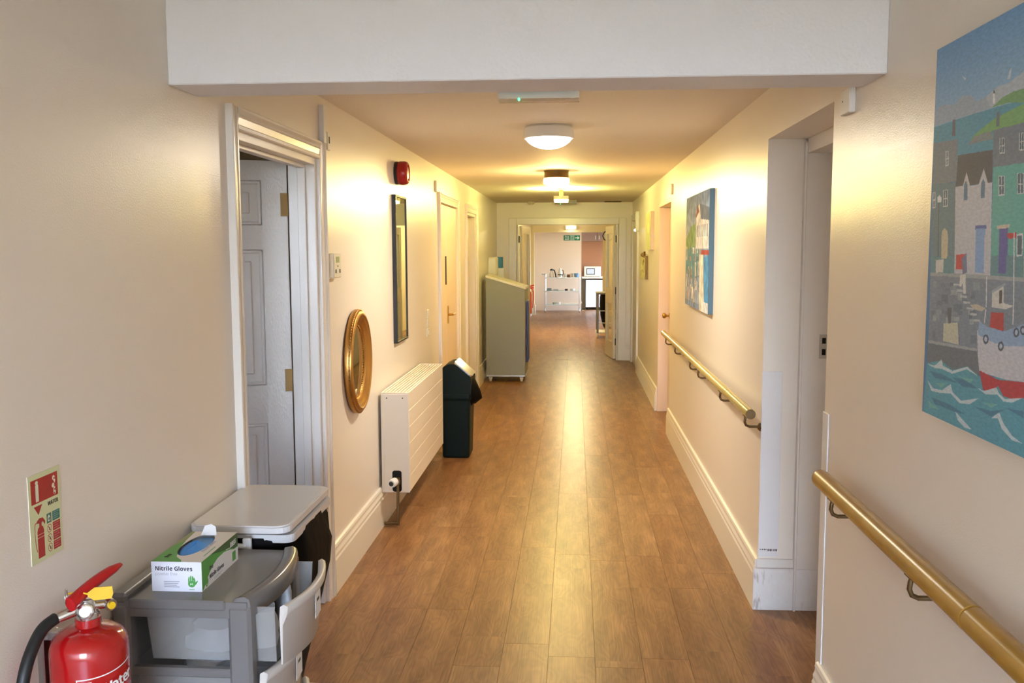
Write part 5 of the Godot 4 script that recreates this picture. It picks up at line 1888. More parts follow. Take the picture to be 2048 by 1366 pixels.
func harbour_shapes() -> Array:
	# colour, then corner points in thousandths of the canvas
	return [
		# the part that runs on past the photograph's edge
		["3f86a0", 500, 205, 1000, 215, 1000, 330, 500, 330],
		["5f9656", 515, 195, 620, 170, 800, 165, 1000, 190, 1000, 320, 515, 320],
		["5d6a7b", 520, 262, 742, 268, 748, 352, 524, 352],
		["b9a27c", 530, 350, 748, 350, 752, 606, 545, 606],
		["4e5663", 745, 250, 1000, 255, 1000, 345, 745, 348],
		["8a5a5a", 748, 346, 1000, 343, 1000, 606, 752, 606],
		["c4c8cc", 590, 385, 630, 385, 630, 450, 590, 450],
		["3f5566", 595, 390, 625, 390, 625, 445, 595, 445],
		["c4c8cc", 670, 385, 710, 385, 710, 450, 670, 450],
		["3f5566", 675, 390, 705, 390, 705, 445, 675, 445],
		["c4c8cc", 800, 385, 840, 385, 840, 450, 800, 450],
		["3f5566", 805, 390, 835, 390, 835, 445, 805, 445],
		["c4c8cc", 900, 385, 940, 385, 940, 450, 900, 450],
		["3f5566", 905, 390, 935, 390, 935, 445, 905, 445],
		["46468c", 640, 500, 685, 500, 685, 604, 640, 604],
		["6f93c4", 850, 500, 895, 500, 895, 604, 850, 604],
		["6a7888", 555, 612, 1000, 610, 1000, 800, 570, 800],
		["8f969c", 555, 603, 1000, 602, 1000, 613, 555, 614],
		["3f8ba0", 570, 825, 700, 805, 850, 820, 1000, 800, 1000, 1000, 570, 1026],
		["b9bac2", 570, 748, 900, 742, 950, 720, 900, 822, 570, 834],
		["7d9cc0", 566, 704, 900, 700, 965, 690, 945, 735, 570, 756],
		["a3202c", 575, 833, 900, 820, 880, 860, 575, 868],
		["b5c8cc", 700, 900, 760, 880, 820, 915, 900, 890, 960, 920, 880, 915, 820, 935, 760, 900],
		["2b6a86", 640, 940, 760, 950, 860, 970, 740, 975],
		["3f86a0", -3, 207, 349, 209, 518, 214, 532, 338, 1, 309],
		["8fa0b4", 3, 205, 4, 161, 60, 155, 133, 168, 177, 152, 232, 159, 266, 180, 316, 177, 349, 208],
		["a3b0be", 349, 208, 316, 177, 382, 163, 436, 164, 512, 150, 516, 194, 404, 198],
		["5c8f5a", 354, 207, 404, 193, 457, 188, 516, 190, 519, 222, 441, 210],
		["5f9656", 239, 272, 264, 260, 324, 245, 380, 234, 519, 222, 525, 278, 364, 263],
		["6f7c80", 224, 282, 265, 264, 355, 262, 367, 283, 297, 281],
		["d9dde0", 357, 199, 357, 171, 363, 172, 369, 201],
		["3a3f48", 356, 175, 356, 169, 364, 170, 366, 177],
		["66737f", 1, 251, 164, 259, 169, 367, 8, 366],
		["54717c", 8, 366, 162, 369, 176, 560, 16, 562],
		["4a5058", 124, 247, 125, 205, 143, 206, 147, 248],
		["3c3d47", 169, 301, 369, 308, 373, 385, 164, 381],
		["b9b9c0", 162, 381, 208, 382, 226, 348, 251, 384, 300, 384, 325, 348, 351, 385, 373, 384, 385, 559, 176, 560],
		["4a6a86", 217, 419, 215, 379, 225, 369, 236, 381, 239, 419],
		["4a6a86", 315, 418, 314, 382, 324, 372, 335, 383, 337, 419],
		["5d6a7b", 366, 262, 524, 265, 533, 353, 374, 350],
		["4f5d66", 380, 257, 379, 221, 394, 222, 397, 257],
		["4b9a92", 374, 350, 533, 353, 555, 558, 385, 559],
		["c4c8cc", 85, 282, 107, 283, 111, 322, 90, 322],
		["3f5566", 89, 284, 104, 284, 107, 319, 93, 319],
		["c4c8cc", 95, 285, 98, 285, 102, 320, 98, 320],
		["c4c8cc", 91, 301, 106, 302, 106, 304, 91, 304],
		["c4c8cc", 401, 285, 426, 287, 430, 323, 405, 321],
		["3f5566", 404, 286, 424, 288, 427, 320, 407, 319],
		["c4c8cc", 412, 288, 415, 288, 419, 320, 416, 320],
		["c4c8cc", 405, 303, 426, 304, 426, 306, 406, 305],
		["c4c8cc", 495, 285, 519, 287, 523, 325, 499, 324],
		["3f5566", 498, 286, 517, 288, 520, 323, 502, 322],
		["c4c8cc", 506, 287, 509, 288, 512, 323, 510, 323],
		["c4c8cc", 500, 304, 518, 305, 519, 307, 500, 306],
		["c4c8cc", 83, 385, 112, 385, 117, 429, 88, 429],
		["3f5566", 87, 386, 109, 386, 113, 426, 91, 426],
		["c4c8cc", 96, 387, 100, 387, 104, 427, 100, 427],
		["c4c8cc", 89, 406, 111, 406, 111, 409, 89, 409],
		["c4c8cc", 405, 372, 435, 374, 440, 418, 410, 418],
		["3f5566", 408, 374, 432, 375, 437, 416, 413, 415],
		["c4c8cc", 419, 375, 422, 375, 426, 416, 424, 416],
		["c4c8cc", 411, 394, 435, 395, 435, 397, 411, 396],
		["c4c8cc", 495, 374, 526, 375, 531, 421, 501, 421],
		["3f5566", 498, 375, 524, 376, 528, 419, 503, 419],
		["c4c8cc", 510, 376, 512, 376, 517, 419, 514, 419],
		["c4c8cc", 501, 397, 526, 398, 526, 400, 501, 399],
		["c4c8cc", 7, 386, 30, 386, 35, 429, 12, 429],
		["3f5566", 11, 388, 27, 387, 31, 426, 15, 427],
		["c4c8cc", 17, 388, 21, 388, 25, 427, 21, 427],
		["c4c8cc", 13, 407, 29, 407, 29, 409, 14, 409],
		["c4c8cc", 507, 509, 537, 508, 541, 549, 511, 550],
		["3f5566", 509, 510, 535, 510, 539, 547, 513, 548],
		["c4c8cc", 521, 510, 523, 511, 527, 548, 525, 548],
		["c4c8cc", 511, 529, 537, 528, 537, 530, 512, 531],
		["4f5d9a", 292, 485, 353, 484, 355, 494, 293, 496],
		["6f93c4", 300, 496, 349, 494, 355, 603, 308, 605],
		["b9ac8c", 86, 512, 87, 493, 104, 486, 122, 494, 129, 512, 131, 600, 92, 600],
		["46468c", 422, 495, 465, 494, 474, 609, 430, 610],
		["b5ab9a", 408, 487, 473, 486, 472, 494, 410, 496],
		["a81f26", 446, 501, 473, 507, 506, 505, 506, 517, 471, 519],
		["3a4048", 53, 417, 59, 418, 74, 601, 67, 601],
		["d8dce0", 48, 415, 44, 402, 58, 395, 74, 404, 72, 416],
		["4d7a84", 15, 563, 545, 555, 551, 605, 20, 609],
		["b4b6be", 173, 507, 381, 510, 387, 604, 178, 605],
		["6f93c4", 296, 492, 345, 493, 351, 600, 302, 600],
		["46468c", 423, 499, 462, 499, 466, 599, 429, 599],
		["b9ac8c", 84, 503, 124, 504, 126, 567, 89, 567],
		["c4c8cc", 510, 510, 536, 509, 539, 558, 513, 559],
		["3f5566", 513, 513, 533, 512, 536, 554, 516, 555],
		["8f969c", 17, 606, 562, 604, 563, 614, 18, 615],
		["6a7888", 18, 615, 563, 614, 579, 766, 335, 789, 23, 799],
		["5c6a7a", 95, 635, 123, 635, 124, 644, 97, 645],
		["5c6a7a", 36, 711, 62, 711, 65, 734, 39, 735],
		["5c6a7a", 99, 705, 123, 705, 124, 714, 100, 716],
		["687684", 118, 769, 135, 769, 137, 785, 120, 787],
		["687684", 257, 643, 279, 643, 281, 658, 259, 660],
		["7a8794", 58, 719, 95, 718, 96, 732, 60, 735],
		["55616f", 102, 664, 145, 662, 147, 682, 104, 684],
		["687684", 264, 615, 286, 615, 288, 632, 266, 632],
		["8a949c", 275, 690, 299, 689, 301, 704, 276, 706],
		["5c6a7a", 161, 653, 184, 653, 186, 672, 163, 673],
		["8a949c", 46, 723, 72, 723, 73, 738, 48, 740],
		["7a8794", 229, 637, 261, 636, 262, 644, 230, 645],
		["55616f", 216, 683, 236, 683, 238, 695, 218, 697],
		["5c6a7a", 129, 707, 170, 705, 170, 713, 130, 716],
		["5c6a7a", 234, 657, 263, 656, 265, 675, 236, 677],
		["5c6a7a", 125, 646, 154, 646, 155, 653, 126, 654],
		["5c6a7a", 294, 755, 326, 753, 328, 773, 297, 776],
		["55616f", 125, 669, 146, 669, 148, 686, 127, 687],
		["687684", 223, 627, 253, 627, 255, 646, 225, 648],
		["5c6a7a", 70, 682, 114, 680, 115, 692, 71, 695],
		["687684", 139, 690, 165, 689, 168, 708, 142, 710],
		["5c6a7a", 199, 684, 219, 683, 222, 704, 201, 705],
		["7a8794", 40, 630, 62, 630, 64, 647, 42, 648],
		["5c6a7a", 210, 699, 240, 698, 242, 709, 212, 712],
		["7a8794", 68, 706, 107, 704, 109, 718, 70, 720],
		["8a949c", 169, 654, 195, 654, 196, 661, 170, 662],
		["7a8794", 166, 718, 193, 717, 194, 727, 167, 729],
		["7a8794", 35, 663, 59, 662, 60, 673, 36, 674],
		["687684", 152, 658, 176, 658, 179, 678, 154, 680],
		["5c6a7a", 206, 769, 232, 767, 234, 787, 209, 790],
		["7a8794", 171, 631, 192, 631, 195, 651, 173, 652],
		["8a949c", 135, 722, 173, 720, 175, 737, 137, 740],
		["8a949c", 190, 718, 223, 716, 225, 727, 191, 729],
		["7a8794", 296, 624, 333, 623, 335, 643, 298, 645],
		["5c6a7a", 50, 768, 71, 767, 74, 790, 53, 792],
		["8a949c", 283, 716, 309, 715, 310, 728, 285, 730],
		["5c6a7a", 291, 645, 305, 646, 307, 665, 293, 666],
		["8a949c", 206, 655, 232, 655, 234, 673, 208, 674],
		["55616f", 283, 695, 318, 694, 319, 703, 284, 705],
		["55616f", 137, 759, 175, 757, 176, 771, 139, 774],
		["55616f", 155, 629, 190, 629, 190, 637, 156, 639],
		["55616f", 281, 704, 298, 704, 299, 715, 282, 717],
		["55616f", 286, 657, 309, 657, 309, 664, 287, 665],
		["8a949c", 161, 649, 203, 648, 204, 660, 163, 662],
		["687684", 275, 673, 291, 673, 293, 693, 277, 694],
		["5c6a7a", 182, 684, 220, 682, 222, 701, 184, 703],
		["8f969c", 22, 795, 334, 786, 335, 793, 23, 803],
		["56606c", 21, 804, 345, 792, 356, 851, 21, 867],
		["a9b0b4", 176, 631, 218, 631, 219, 636, 176, 637],
		["a9b0b4", 198, 645, 240, 645, 241, 651, 199, 651],
		["a9b0b4", 220, 660, 262, 659, 262, 665, 221, 665],
		["a9b0b4", 242, 674, 283, 673, 283, 678, 243, 680],
		["a9b0b4", 264, 688, 304, 687, 304, 692, 264, 693],
		["a9b0b4", 285, 701, 324, 700, 325, 705, 286, 707],
		["a9b0b4", 306, 715, 344, 714, 345, 719, 306, 720],
		["b5262b", 186, 557, 240, 554, 240, 593, 188, 593],
		["5a5f86", 220, 566, 248, 552, 257, 601, 231, 606],
		["c8c8c4", 217, 608, 249, 605, 255, 654, 240, 655, 233, 628, 226, 637, 213, 638],
		["c2c0b8", 52, 572, 106, 569, 107, 604, 56, 606],
		["b4b39c", 124, 740, 214, 731, 226, 787, 187, 787, 125, 787],
		["4c5058", 143, 697, 172, 695, 172, 736, 154, 738],
		["3f8ba0", 20, 860, 118, 841, 195, 857, 284, 836, 351, 851, 586, 827, 607, 1026, 4, 1010],
		["b9bac2", 330, 741, 407, 751, 577, 750, 586, 833, 488, 841, 398, 841, 352, 837, 340, 801],
		["7d9cc0", 339, 717, 386, 728, 476, 730, 572, 704, 578, 754, 480, 764, 408, 761, 335, 751],
		["a3202c", 352, 837, 454, 846, 586, 833, 590, 867, 526, 879, 484, 880, 455, 860, 430, 874, 379, 882],
		["c6c4be", 400, 639, 458, 626, 462, 666, 512, 670, 479, 679, 404, 680],
		["3a3640", 437, 639, 452, 636, 454, 667, 440, 669],
		["8d99a8", 397, 641, 464, 619, 468, 624, 403, 646],
		["a3262c", 401, 691, 465, 689, 469, 731, 397, 727],
		["b5ab98", 281, 681, 323, 677, 372, 684, 353, 692, 309, 691],
		["c6c8cc", 365, 606, 371, 606, 376, 682, 371, 682],
		["c6c8cc", 493, 504, 498, 504, 513, 665, 508, 666],
		["c6c8cc", 369, 687, 375, 686, 371, 720, 365, 721],
		["c6c8cc", 508, 666, 513, 665, 514, 713, 509, 713],
		["3a4250", 396, 756, 393, 764, 386, 769, 376, 770, 368, 766, 364, 759, 366, 752, 374, 747, 383, 746, 392, 750],
		["9fb0c8", 388, 757, 387, 761, 383, 764, 378, 764, 373, 762, 371, 759, 372, 755, 376, 752, 382, 752, 386, 754],
		["3a4250", 474, 765, 472, 772, 465, 777, 456, 778, 448, 775, 444, 768, 446, 761, 454, 756, 463, 755, 470, 759],
		["9fb0c8", 467, 766, 466, 769, 462, 772, 457, 773, 453, 771, 451, 767, 453, 764, 456, 761, 461, 761, 465, 762],
		["3a4250", 544, 727, 542, 734, 535, 738, 527, 739, 519, 736, 516, 730, 518, 723, 525, 718, 533, 717, 540, 721],
		["9fb0c8", 537, 728, 536, 731, 533, 734, 528, 734, 524, 732, 523, 729, 524, 725, 527, 723, 532, 722, 536, 724],
		["3a4250", 573, 720, 571, 726, 565, 731, 557, 732, 550, 728, 546, 722, 548, 715, 555, 711, 563, 710, 570, 714],
		["9fb0c8", 567, 720, 566, 724, 563, 726, 558, 727, 555, 725, 553, 722, 554, 718, 557, 716, 562, 715, 565, 717],
		["b5c8cc", 21, 862, 77, 860, 121, 838, 132, 853, 195, 859, 284, 837, 346, 852, 280, 844, 196, 867, 126, 863, 78, 867],
		["b5c8cc", 26, 906, 72, 924, 132, 920, 187, 895, 201, 914, 257, 928, 357, 905, 310, 928, 247, 936, 190, 920, 121, 929, 60, 933],
		["b5c8cc", 345, 881, 384, 883, 447, 865, 462, 877, 493, 885, 574, 869, 527, 888, 485, 892, 454, 881, 394, 890],
		["b5c8cc", 223, 961, 273, 975, 326, 989, 285, 993, 241, 981],
		["b5c8cc", 428, 942, 467, 920, 491, 942, 535, 962, 585, 970, 536, 972, 483, 956, 463, 935],
		["2b6a86", 42, 879, 128, 877, 231, 886, 187, 888, 81, 894],
		["2b6a86", 62, 950, 182, 950, 292, 958, 206, 964, 89, 965],
		["2b6a86", 330, 929, 426, 925, 496, 909, 427, 938],
		["2b6a86", 495, 905, 582, 898, 584, 913],
		["2b6a86", 197, 877, 283, 870, 345, 883, 264, 891],
		["5ba39c", 229, 868, 323, 864, 304, 876],
		["5ba39c", 83, 908, 165, 896, 131, 913],
		["5ba39c", 377, 912, 460, 903, 425, 917],
		["5ba39c", 38, 964, 126, 974, 53, 981],
		["b8c4d0", 422, 157, 438, 134, 444, 133, 439, 156],
		["b8c4d0", 171, 99, 190, 109, 203, 111, 191, 116],
	]


# ---------------------------------------------------------------- far end of the corridor

func build_far_corridor():
	var grey := mat("cabinet_grey", "858572", 0.45)
	var t := thing("sloped_cabinet", "tall grey wheeled cabinet with sloping top against the left wall", "cabinet", Vector3(-0.835, 0, -11.33))
	var st := S()
	extrude(st, PackedVector2Array([Vector2(-0.235, 0.085), Vector2(0.235, 0.085), Vector2(0.235, 1.135), Vector2(-0.235, 1.275)]), -0.33, 0.33)
	part(t, "body", st, grey)
	st = S()
	extrude(st, PackedVector2Array([Vector2(-0.24, 1.275), Vector2(0.245, 1.130), Vector2(0.245, 1.155), Vector2(-0.19, 1.288), Vector2(-0.24, 1.300)]), -0.335, 0.335)
	part(t, "sloping_lid", st, M.plastic_cream)
	st = S()
	box(st, Vector3(-0.235, 0.07, -0.33), Vector3(0.235, 0.09, 0.332), 0.004)
	part(t, "plinth", st, M.steel)
	for x in [-0.19, 0.19]:
		for z in [-0.27, 0.27]:
			st = S()
			rod(st, Vector3(x - 0.014, 0.034, z), Vector3(x + 0.014, 0.034, z), 0.034, 18, 0.004)
			box(st, Vector3(x - 0.022, 0.034, z - 0.02), Vector3(x + 0.022, 0.072, z + 0.02), 0.004)
			part(t, "castor", st, M.plastic_cream)
	st = S()
	box(st, Vector3(0.236, 0.22, -0.26), Vector3(0.262, 0.98, 0.1), 0.008)
	part(t, "blue_flap", st, mat("blue_plastic", "26307a", 0.4), "dark blue panel")
	st = S()
	box(st, Vector3(0.236, 0.3, 0.12), Vector3(0.246, 0.42, 0.14), 0.002)
	part(t, "door_catch", st, M.dark)
	# dispensers on the left wall
	t = thing("towel_dispenser", "white wall dispenser above the sloping grey cabinet", "dispenser", Vector3(LEFT, 1.27, -12.0))
	st = S()
	box(st, Vector3(0, 0, -0.13), Vector3(0.115, 0.24, 0.13), 0.012)
	part(t, "housing", st, M.plastic_cream)
	t = thing("roll_holder", "wall holder with a blue paper roll behind the white dispenser", "dispenser", Vector3(LEFT, 1.30, -12.45))
	st = S()
	box(st, Vector3(0, -0.1, -0.08), Vector3(0.02, 0.22, 0.08), 0.004)
	box(st, Vector3(0.02, -0.09, -0.06), Vector3(0.17, 0.06, 0.06), 0.01)
	part(t, "holder", st, M.plastic_white)
	st = S()
	rod(st, Vector3(0.10, 0.06, 0.0), Vector3(0.10, 0.21, 0.0), 0.055, 20, 0.006)
	part(t, "paper_roll", st, mat("blue_paper", "3f7fae", 0.8), "blue paper roll")
	# soot-marked vent in the ceiling
	t = thing("ceiling_vent", "dark slotted vent in the ceiling before the double doors", "vent", Vector3(0.53, CEILING, -13.1))
	st = S()
	box(st, Vector3(-0.12, -0.006, -0.06), Vector3(0.12, 0, 0.06), 0.002)
	part(t, "frame", st, M.dark)
	for k in 4:
		st = S()
		box(st, Vector3(-0.11, -0.009, -0.045 + k * 0.026), Vector3(0.11, -0.006, -0.035 + k * 0.026), 0.001)
		part(t, "slat", st, M.old_brass)
	t = thing("smoke_detector", "small white smoke detector on the ceiling before the double doors", "smoke detector", Vector3(-0.62, CEILING, -13.05))
	st = S()
	lathe(st, [Vector2(0, -0.04), Vector2(0.03, -0.038), Vector2(0.045, -0.02), Vector2(0.05, -0.012), Vector2(0.05, 0), Vector2(0, 0)], 20)
	part(t, "housing", st, M.plastic_cream)


func build_hall_and_kitchen():
	var st: SurfaceTool
	var t: Node3D
	# extinguisher on the hall wall
	t = thing("fire_extinguisher", "distant red extinguisher with hose hung on the yellow hall wall", "fire extinguisher", Vector3(-0.985, 0.27, -19.2))
	st = S()
	lathe(st, [Vector2(0, 0), Vector2(0.075, 0), Vector2(0.08, 0.03), Vector2(0.08, 0.40), Vector2(0.07, 0.46), Vector2(0.03, 0.5), Vector2(0.02, 0.53), Vector2(0, 0.53)], 24)
	part(t, "cylinder", st, M.red_enamel)
	st = S()
	box(st, Vector3(-0.03, 0.53, -0.03), Vector3(0.03, 0.57, 0.03), 0.004)
	rod(st, Vector3(0, 0.56, 0), Vector3(0.13, 0.60, 0.02), 0.014, 10)
	rod(st, Vector3(0, 0.55, 0), Vector3(0.13, 0.545, 0.02), 0.012, 10)
	part(t, "valve_and_levers", st, M.red_lever)
	st = S()
	tube(st, [Vector3(0.03, 0.54, 0.02), Vector3(0.10, 0.52, 0.03), Vector3(0.115, 0.45, 0.03), Vector3(0.115, 0.3, 0.03), Vector3(0.10, 0.12, 0.03)], 0.011, 10)
	part(t, "hose", st, M.red_lever)
	st = S()
	box(st, Vector3(-0.095, 0.3, -0.03), Vector3(-0.075, 0.44, 0.03), 0.003)
	part(t, "wall_bracket", st, M.steel)
	t = thing("call_switch", "small brown switch high on the yellow hall wall", "switch", Vector3(-1.08, 1.28, -20.6))
	st = S()
	box(st, Vector3(0, 0, -0.045), Vector3(0.012, 0.09, 0.045), 0.003)
	part(t, "plate", st, M.old_brass)
	st = S()
	box(st, Vector3(0.012, 0.03, -0.012), Vector3(0.018, 0.06, 0.012), 0.002)
	part(t, "rocker", st, M.dark)
	# laundry trolley with black sack
	var tube_grey := mat("trolley_grey", "77756c", 0.4)
	t = thing("laundry_trolley", "grey framed laundry trolley with hanging black sack in the hall", "trolley", Vector3(0.60, 0, -16.9))
	for x in [-0.185, 0.185]:
		for z in [-0.25, 0.25]:
			st = S()
			box(st, Vector3(x - 0.02, 0.09, z - 0.02), Vector3(x + 0.02, 0.80, z + 0.02), 0.003)
			part(t, "post", st, tube_grey)
	st = S()
	box(st, Vector3(-0.215, 0.80, -0.28), Vector3(0.215, 0.83, 0.28), 0.006)
	part(t, "top_frame", st, tube_grey)
	for y in [0.28, 0.50]:
		for z in [-0.25, 0.25]:
			st = S()
			rod(st, Vector3(-0.185, y, z), Vector3(0.185, y, z), 0.009, 10)
			part(t, "cross_bar", st, M.steel)
	st = S()
	box(st, Vector3(-0.21, 0.085, -0.27), Vector3(0.21, 0.115, 0.27), 0.006)
	part(t, "base_tray", st, M.plastic_white)
	for x in [-0.19, 0.19]:
		for z in [-0.25, 0.25]:
			st = S()
			rod(st, Vector3(x - 0.014, 0.042, z), Vector3(x + 0.014, 0.042, z), 0.042, 16, 0.004)
			box(st, Vector3(x - 0.022, 0.045, z - 0.02), Vector3(x + 0.022, 0.088, z + 0.02), 0.003)
			part(t, "castor", st, M.plastic_white)
	st = S()
	var rings := []
	for r in [[0.16, 0.07], [0.2, 0.10], [0.4, 0.15], [0.6, 0.165], [0.74, 0.16], [0.795, 0.15]]:
		var ring := []
		for j in 20:
			var an := TAU * j / 20
			ring.append(Vector3(0.02 + cos(an) * r[1] * (1 + 0.04 * sin(an * 6)), r[0], sin(an) * (r[1] + 0.05)))
		rings.append(ring)
	loft(st, rings)
	part(t, "sack", st, M.bin_bag, "black sack")
	# clock beside the square opening
	t = thing("wall_clock", "black rimmed wall clock beside the square opening past the hall", "clock", Vector3(0.80, 1.94, ARCH))
	st = S()
	var face_xf := along(Vector3.ZERO, Vector3(0, 0, 1))
	lathe(st, [Vector2(0.0, 0.0), Vector2(0.13, 0.0), Vector2(0.14, 0.01), Vector2(0.14, 0.03), Vector2(0.13, 0.04), Vector2(0.112, 0.04), Vector2(0.112, 0.02), Vector2(0, 0.02)], 8, face_xf)
	part(t, "rim", st, M.black)
	st = S()
	lathe(st, [Vector2(0.112, 0.021), Vector2(0, 0.021)], 24, face_xf)
	part(t, "dial", st, M.paper)
	st = S()
	box(st, Vector3(-0.004, 0, 0.0215), Vector3(0.004, 0.08, 0.0225))
	part(t, "hand", st, M.black)
	st = S()
	box(st, Vector3(0, -0.004, 0.0225), Vector3(0.055, 0.004, 0.0235))
	part(t, "hand", st, M.black)
	exit_sign()
	tea_trolley()
	kitchen_recess()


func exit_sign():
	var img := blank(256, 84, Color.html("1f7a54"))
	var w := Color.html("e8f2e6")
	# words panel, running figure in a doorway, arrow
	img.fill_rect(Rect2i(108, 0, 4, 84), w)
	img.fill_rect(Rect2i(160, 0, 4, 84), w)
	img.fill_rect(Rect2i(116, 6, 40, 72), Color.html("9cc8ac"))
	fill_oval(img, Color.html("1f7a54"), Vector2(142, 18), Vector2(6, 6))
	stroke(img, Color.html("1f7a54"), [Vector2(138, 26), Vector2(132, 48), Vector2(144, 60), Vector2(140, 76)], 6)
	stroke(img, Color.html("1f7a54"), [Vector2(132, 48), Vector2(122, 60), Vector2(118, 70)], 6)
	stroke(img, Color.html("1f7a54"), [Vector2(126, 36), Vector2(138, 30), Vector2(150, 40)], 5)
	stroke(img, w, [Vector2(176, 42), Vector2(226, 42)], 13)
	fill_poly(img, w, PackedVector2Array([Vector2(216, 14), Vector2(248, 42), Vector2(216, 70)]))
	var m := mat("exit_print", "ffffff", 0.5)
	m.albedo_texture = tex(img)
	var t := thing("exit_sign", "green fire exit sign with running figure and arrow", "sign", Vector3(-0.085, 1.845, -24.3))
	var st := S()
	box(st, Vector3(-0.22, 0, 0), Vector3(0.22, 0.145, 0.006), 0.001)
	part(t, "backing", st, M.plastic_white)
	st = S()
	picture_quad(st, Vector3(-0.217, 0.003, 0.0065), Vector3(0.217, 0.003, 0.0065), Vector3(0.217, 0.142, 0.0065), Vector3(-0.217, 0.142, 0.0065))
	part(t, "print", st, m)
	lettering(t, "Fire", 0.045, M.paper, Transform3D(Basis.IDENTITY, Vector3(-0.125, 0.1, 0.0068)), true)
	lettering(t, "exit", 0.045, M.paper, Transform3D(Basis.IDENTITY, Vector3(-0.125, 0.042, 0.0068)), true)


func tea_trolley():
	var t := thing("tea_trolley", "three tier steel tea trolley against the far pinkish wall", "trolley", Vector3(-0.32, 0, -23.75))
	var st: SurfaceTool
	for x in [-0.44, 0.44]:
		for z in [-0.22, 0.22]:
			st = S()
			rod(st, Vector3(x, 0.10, z), Vector3(x, 0.98 if x < 0 else 0.9, z), 0.013, 12)
			part(t, "post", st, M.steel)
			st = S()
			rod(st, Vector3(x - 0.013, 0.052, z), Vector3(x + 0.013, 0.052, z), 0.05, 20, 0.006)
			box(st, Vector3(x - 0.022, 0.05, z - 0.02), Vector3(x + 0.022, 0.105, z + 0.02), 0.004)
			part(t, "castor", st, M.steel)
	st = S()
	tube(st, [Vector3(-0.44, 0.97, -0.22), Vector3(-0.50, 0.99, -0.22), Vector3(-0.52, 0.99, -0.18), Vector3(-0.52, 0.99, 0.18), Vector3(-0.50, 0.99, 0.22), Vector3(-0.44, 0.97, 0.22)], 0.012, 10)
	part(t, "push_bar", st, M.steel)
	for y in [0.18, 0.53, 0.875]:
		st = S()
		box(st, Vector3(-0.44, y, -0.235), Vector3(0.44, y + 0.012, 0.235), 0.003)
		part(t, "shelf", st, M.steel)
		for z in [-0.235, 0.225]:
			st = S()
			box(st, Vector3(-0.44, y + 0.012, z), Vector3(0.44, y + 0.03, z + 0.01), 0.002)
			part(t, "shelf_lip", st, M.steel)
	# crockery: top shelf
	var top := 0.887
	var base := Vector3(-0.32, top, -23.62)
	var white := mat("crockery_white", "e6ebe4", 0.25)
	t = thing("coffee_jug", "glass coffee jug with black handle on the tea trolley", "jug", base + Vector3(-0.28, 0, 0))
	st = S()
	lathe(st, [Vector2(0, 0), Vector2(0.05, 0), Vector2(0.062, 0.03), Vector2(0.055, 0.11), Vector2(0.035, 0.17), Vector2(0.038, 0.19), Vector2(0, 0.19)], 20)
	part(t, "glass_body", st, M.cover)
	st = S()
	lathe(st, [Vector2(0, 0.19), Vector2(0.042, 0.19), Vector2(0.038, 0.225), Vector2(0.014, 0.235), Vector2(0, 0.24)], 16)
	part(t, "lid", st, M.black)
	st = S()
	tube(st, [Vector3(0.03, 0.21, 0), Vector3(0.075, 0.19, 0), Vector3(0.10, 0.10, 0), Vector3(0.115, 0.01, 0)], 0.017, 10)
	part(t, "handle", st, M.black)
	t = thing("vacuum_jug", "white teardrop vacuum jug standing on the tea trolley", "jug", base + Vector3(-0.06, 0, 0.03))
	st = S()
	lathe(st, [Vector2(0, 0), Vector2(0.055, 0), Vector2(0.06, 0.02), Vector2(0.06, 0.10), Vector2(0.05, 0.17), Vector2(0.034, 0.22), Vector2(0.02, 0.25), Vector2(0, 0.258)], 22)
	part(t, "body", st, white)
	st = S()
	lathe(st, [Vector2(0.061, 0.07), Vector2(0.063, 0.075), Vector2(0.061, 0.095)], 22)
	part(t, "band", st, M.dark)
	st = S()
	tube(st, [Vector3(0.035, 0.2, 0), Vector3(0.08, 0.19, 0), Vector3(0.085, 0.1, 0), Vector3(0.06, 0.05, 0)], 0.01, 8)
	part(t, "handle", st, M.bronze)
	cup("drinking_glass", "small bright glass beside the white vacuum jug", base + Vector3(0.07, 0, 0.02), 0.028, 0.11, mat("glass_pale", "cfd4c8", 0.1), false)
	cup("sugar_jar", "reddish brown jar on the tea trolley's top shelf", base + Vector3(0.155, 0, 0.0), 0.042, 0.085, mat("jar_brown", "7a4c34", 0.4), false)
	cup("biscuit_tin", "cream tin standing beside the reddish jar", base + Vector3(0.245, 0, -0.03), 0.04, 0.12, M.plastic_cream, false)
	cup("patterned_bowl", "blue and white patterned bowl at the trolley's end", base + Vector3(0.36, 0, 0.02), 0.07, 0.12, mat("bowl_blue", "6f8fb0", 0.3), true)
	# middle shelf
	base.y = 0.542
	for k in 2:
		t = thing("folded_cloth", ["blue-grey folded cloths heaped on the trolley's middle shelf", "small grey cloth bundle beside the heaped folded cloths"][k], "cloth", base + Vector3(-0.34 + 0.17 * k, 0, 0))
		st = S()
		for q in 3 - k:
			box(st, Vector3(-0.075 + 0.01 * q, 0.028 * q, -0.09), Vector3(0.075 - 0.008 * q, 0.027 + 0.028 * q, 0.09), 0.01)
		part(t, "folds", st, mat("cloth_grey_%d" % k, ["8d9aa0", "a9aea8"][k], 0.8))
	cup("dark_mug", "dark brown mug on the trolley's middle shelf", base + Vector3(0.1, 0, 0.02), 0.042, 0.06, mat("mug_dark", "3a2c22", 0.4), true)
	cup("white_bowl", "white bowl beside the dark mug", base + Vector3(0.26, 0, 0.02), 0.06, 0.07, white, true)
	# bottom shelf
	base.y = 0.192
	cup("glass_bowl", "greenish glass bowl on the trolley's bottom shelf", base + Vector3(-0.2, 0, 0.02), 0.055, 0.07, mat("glass_green", "b4bca4", 0.15), true)
	cup("white_pot", "white pot beside the greenish glass bowl", base + Vector3(-0.09, 0, 0.02), 0.04, 0.075, white, false)


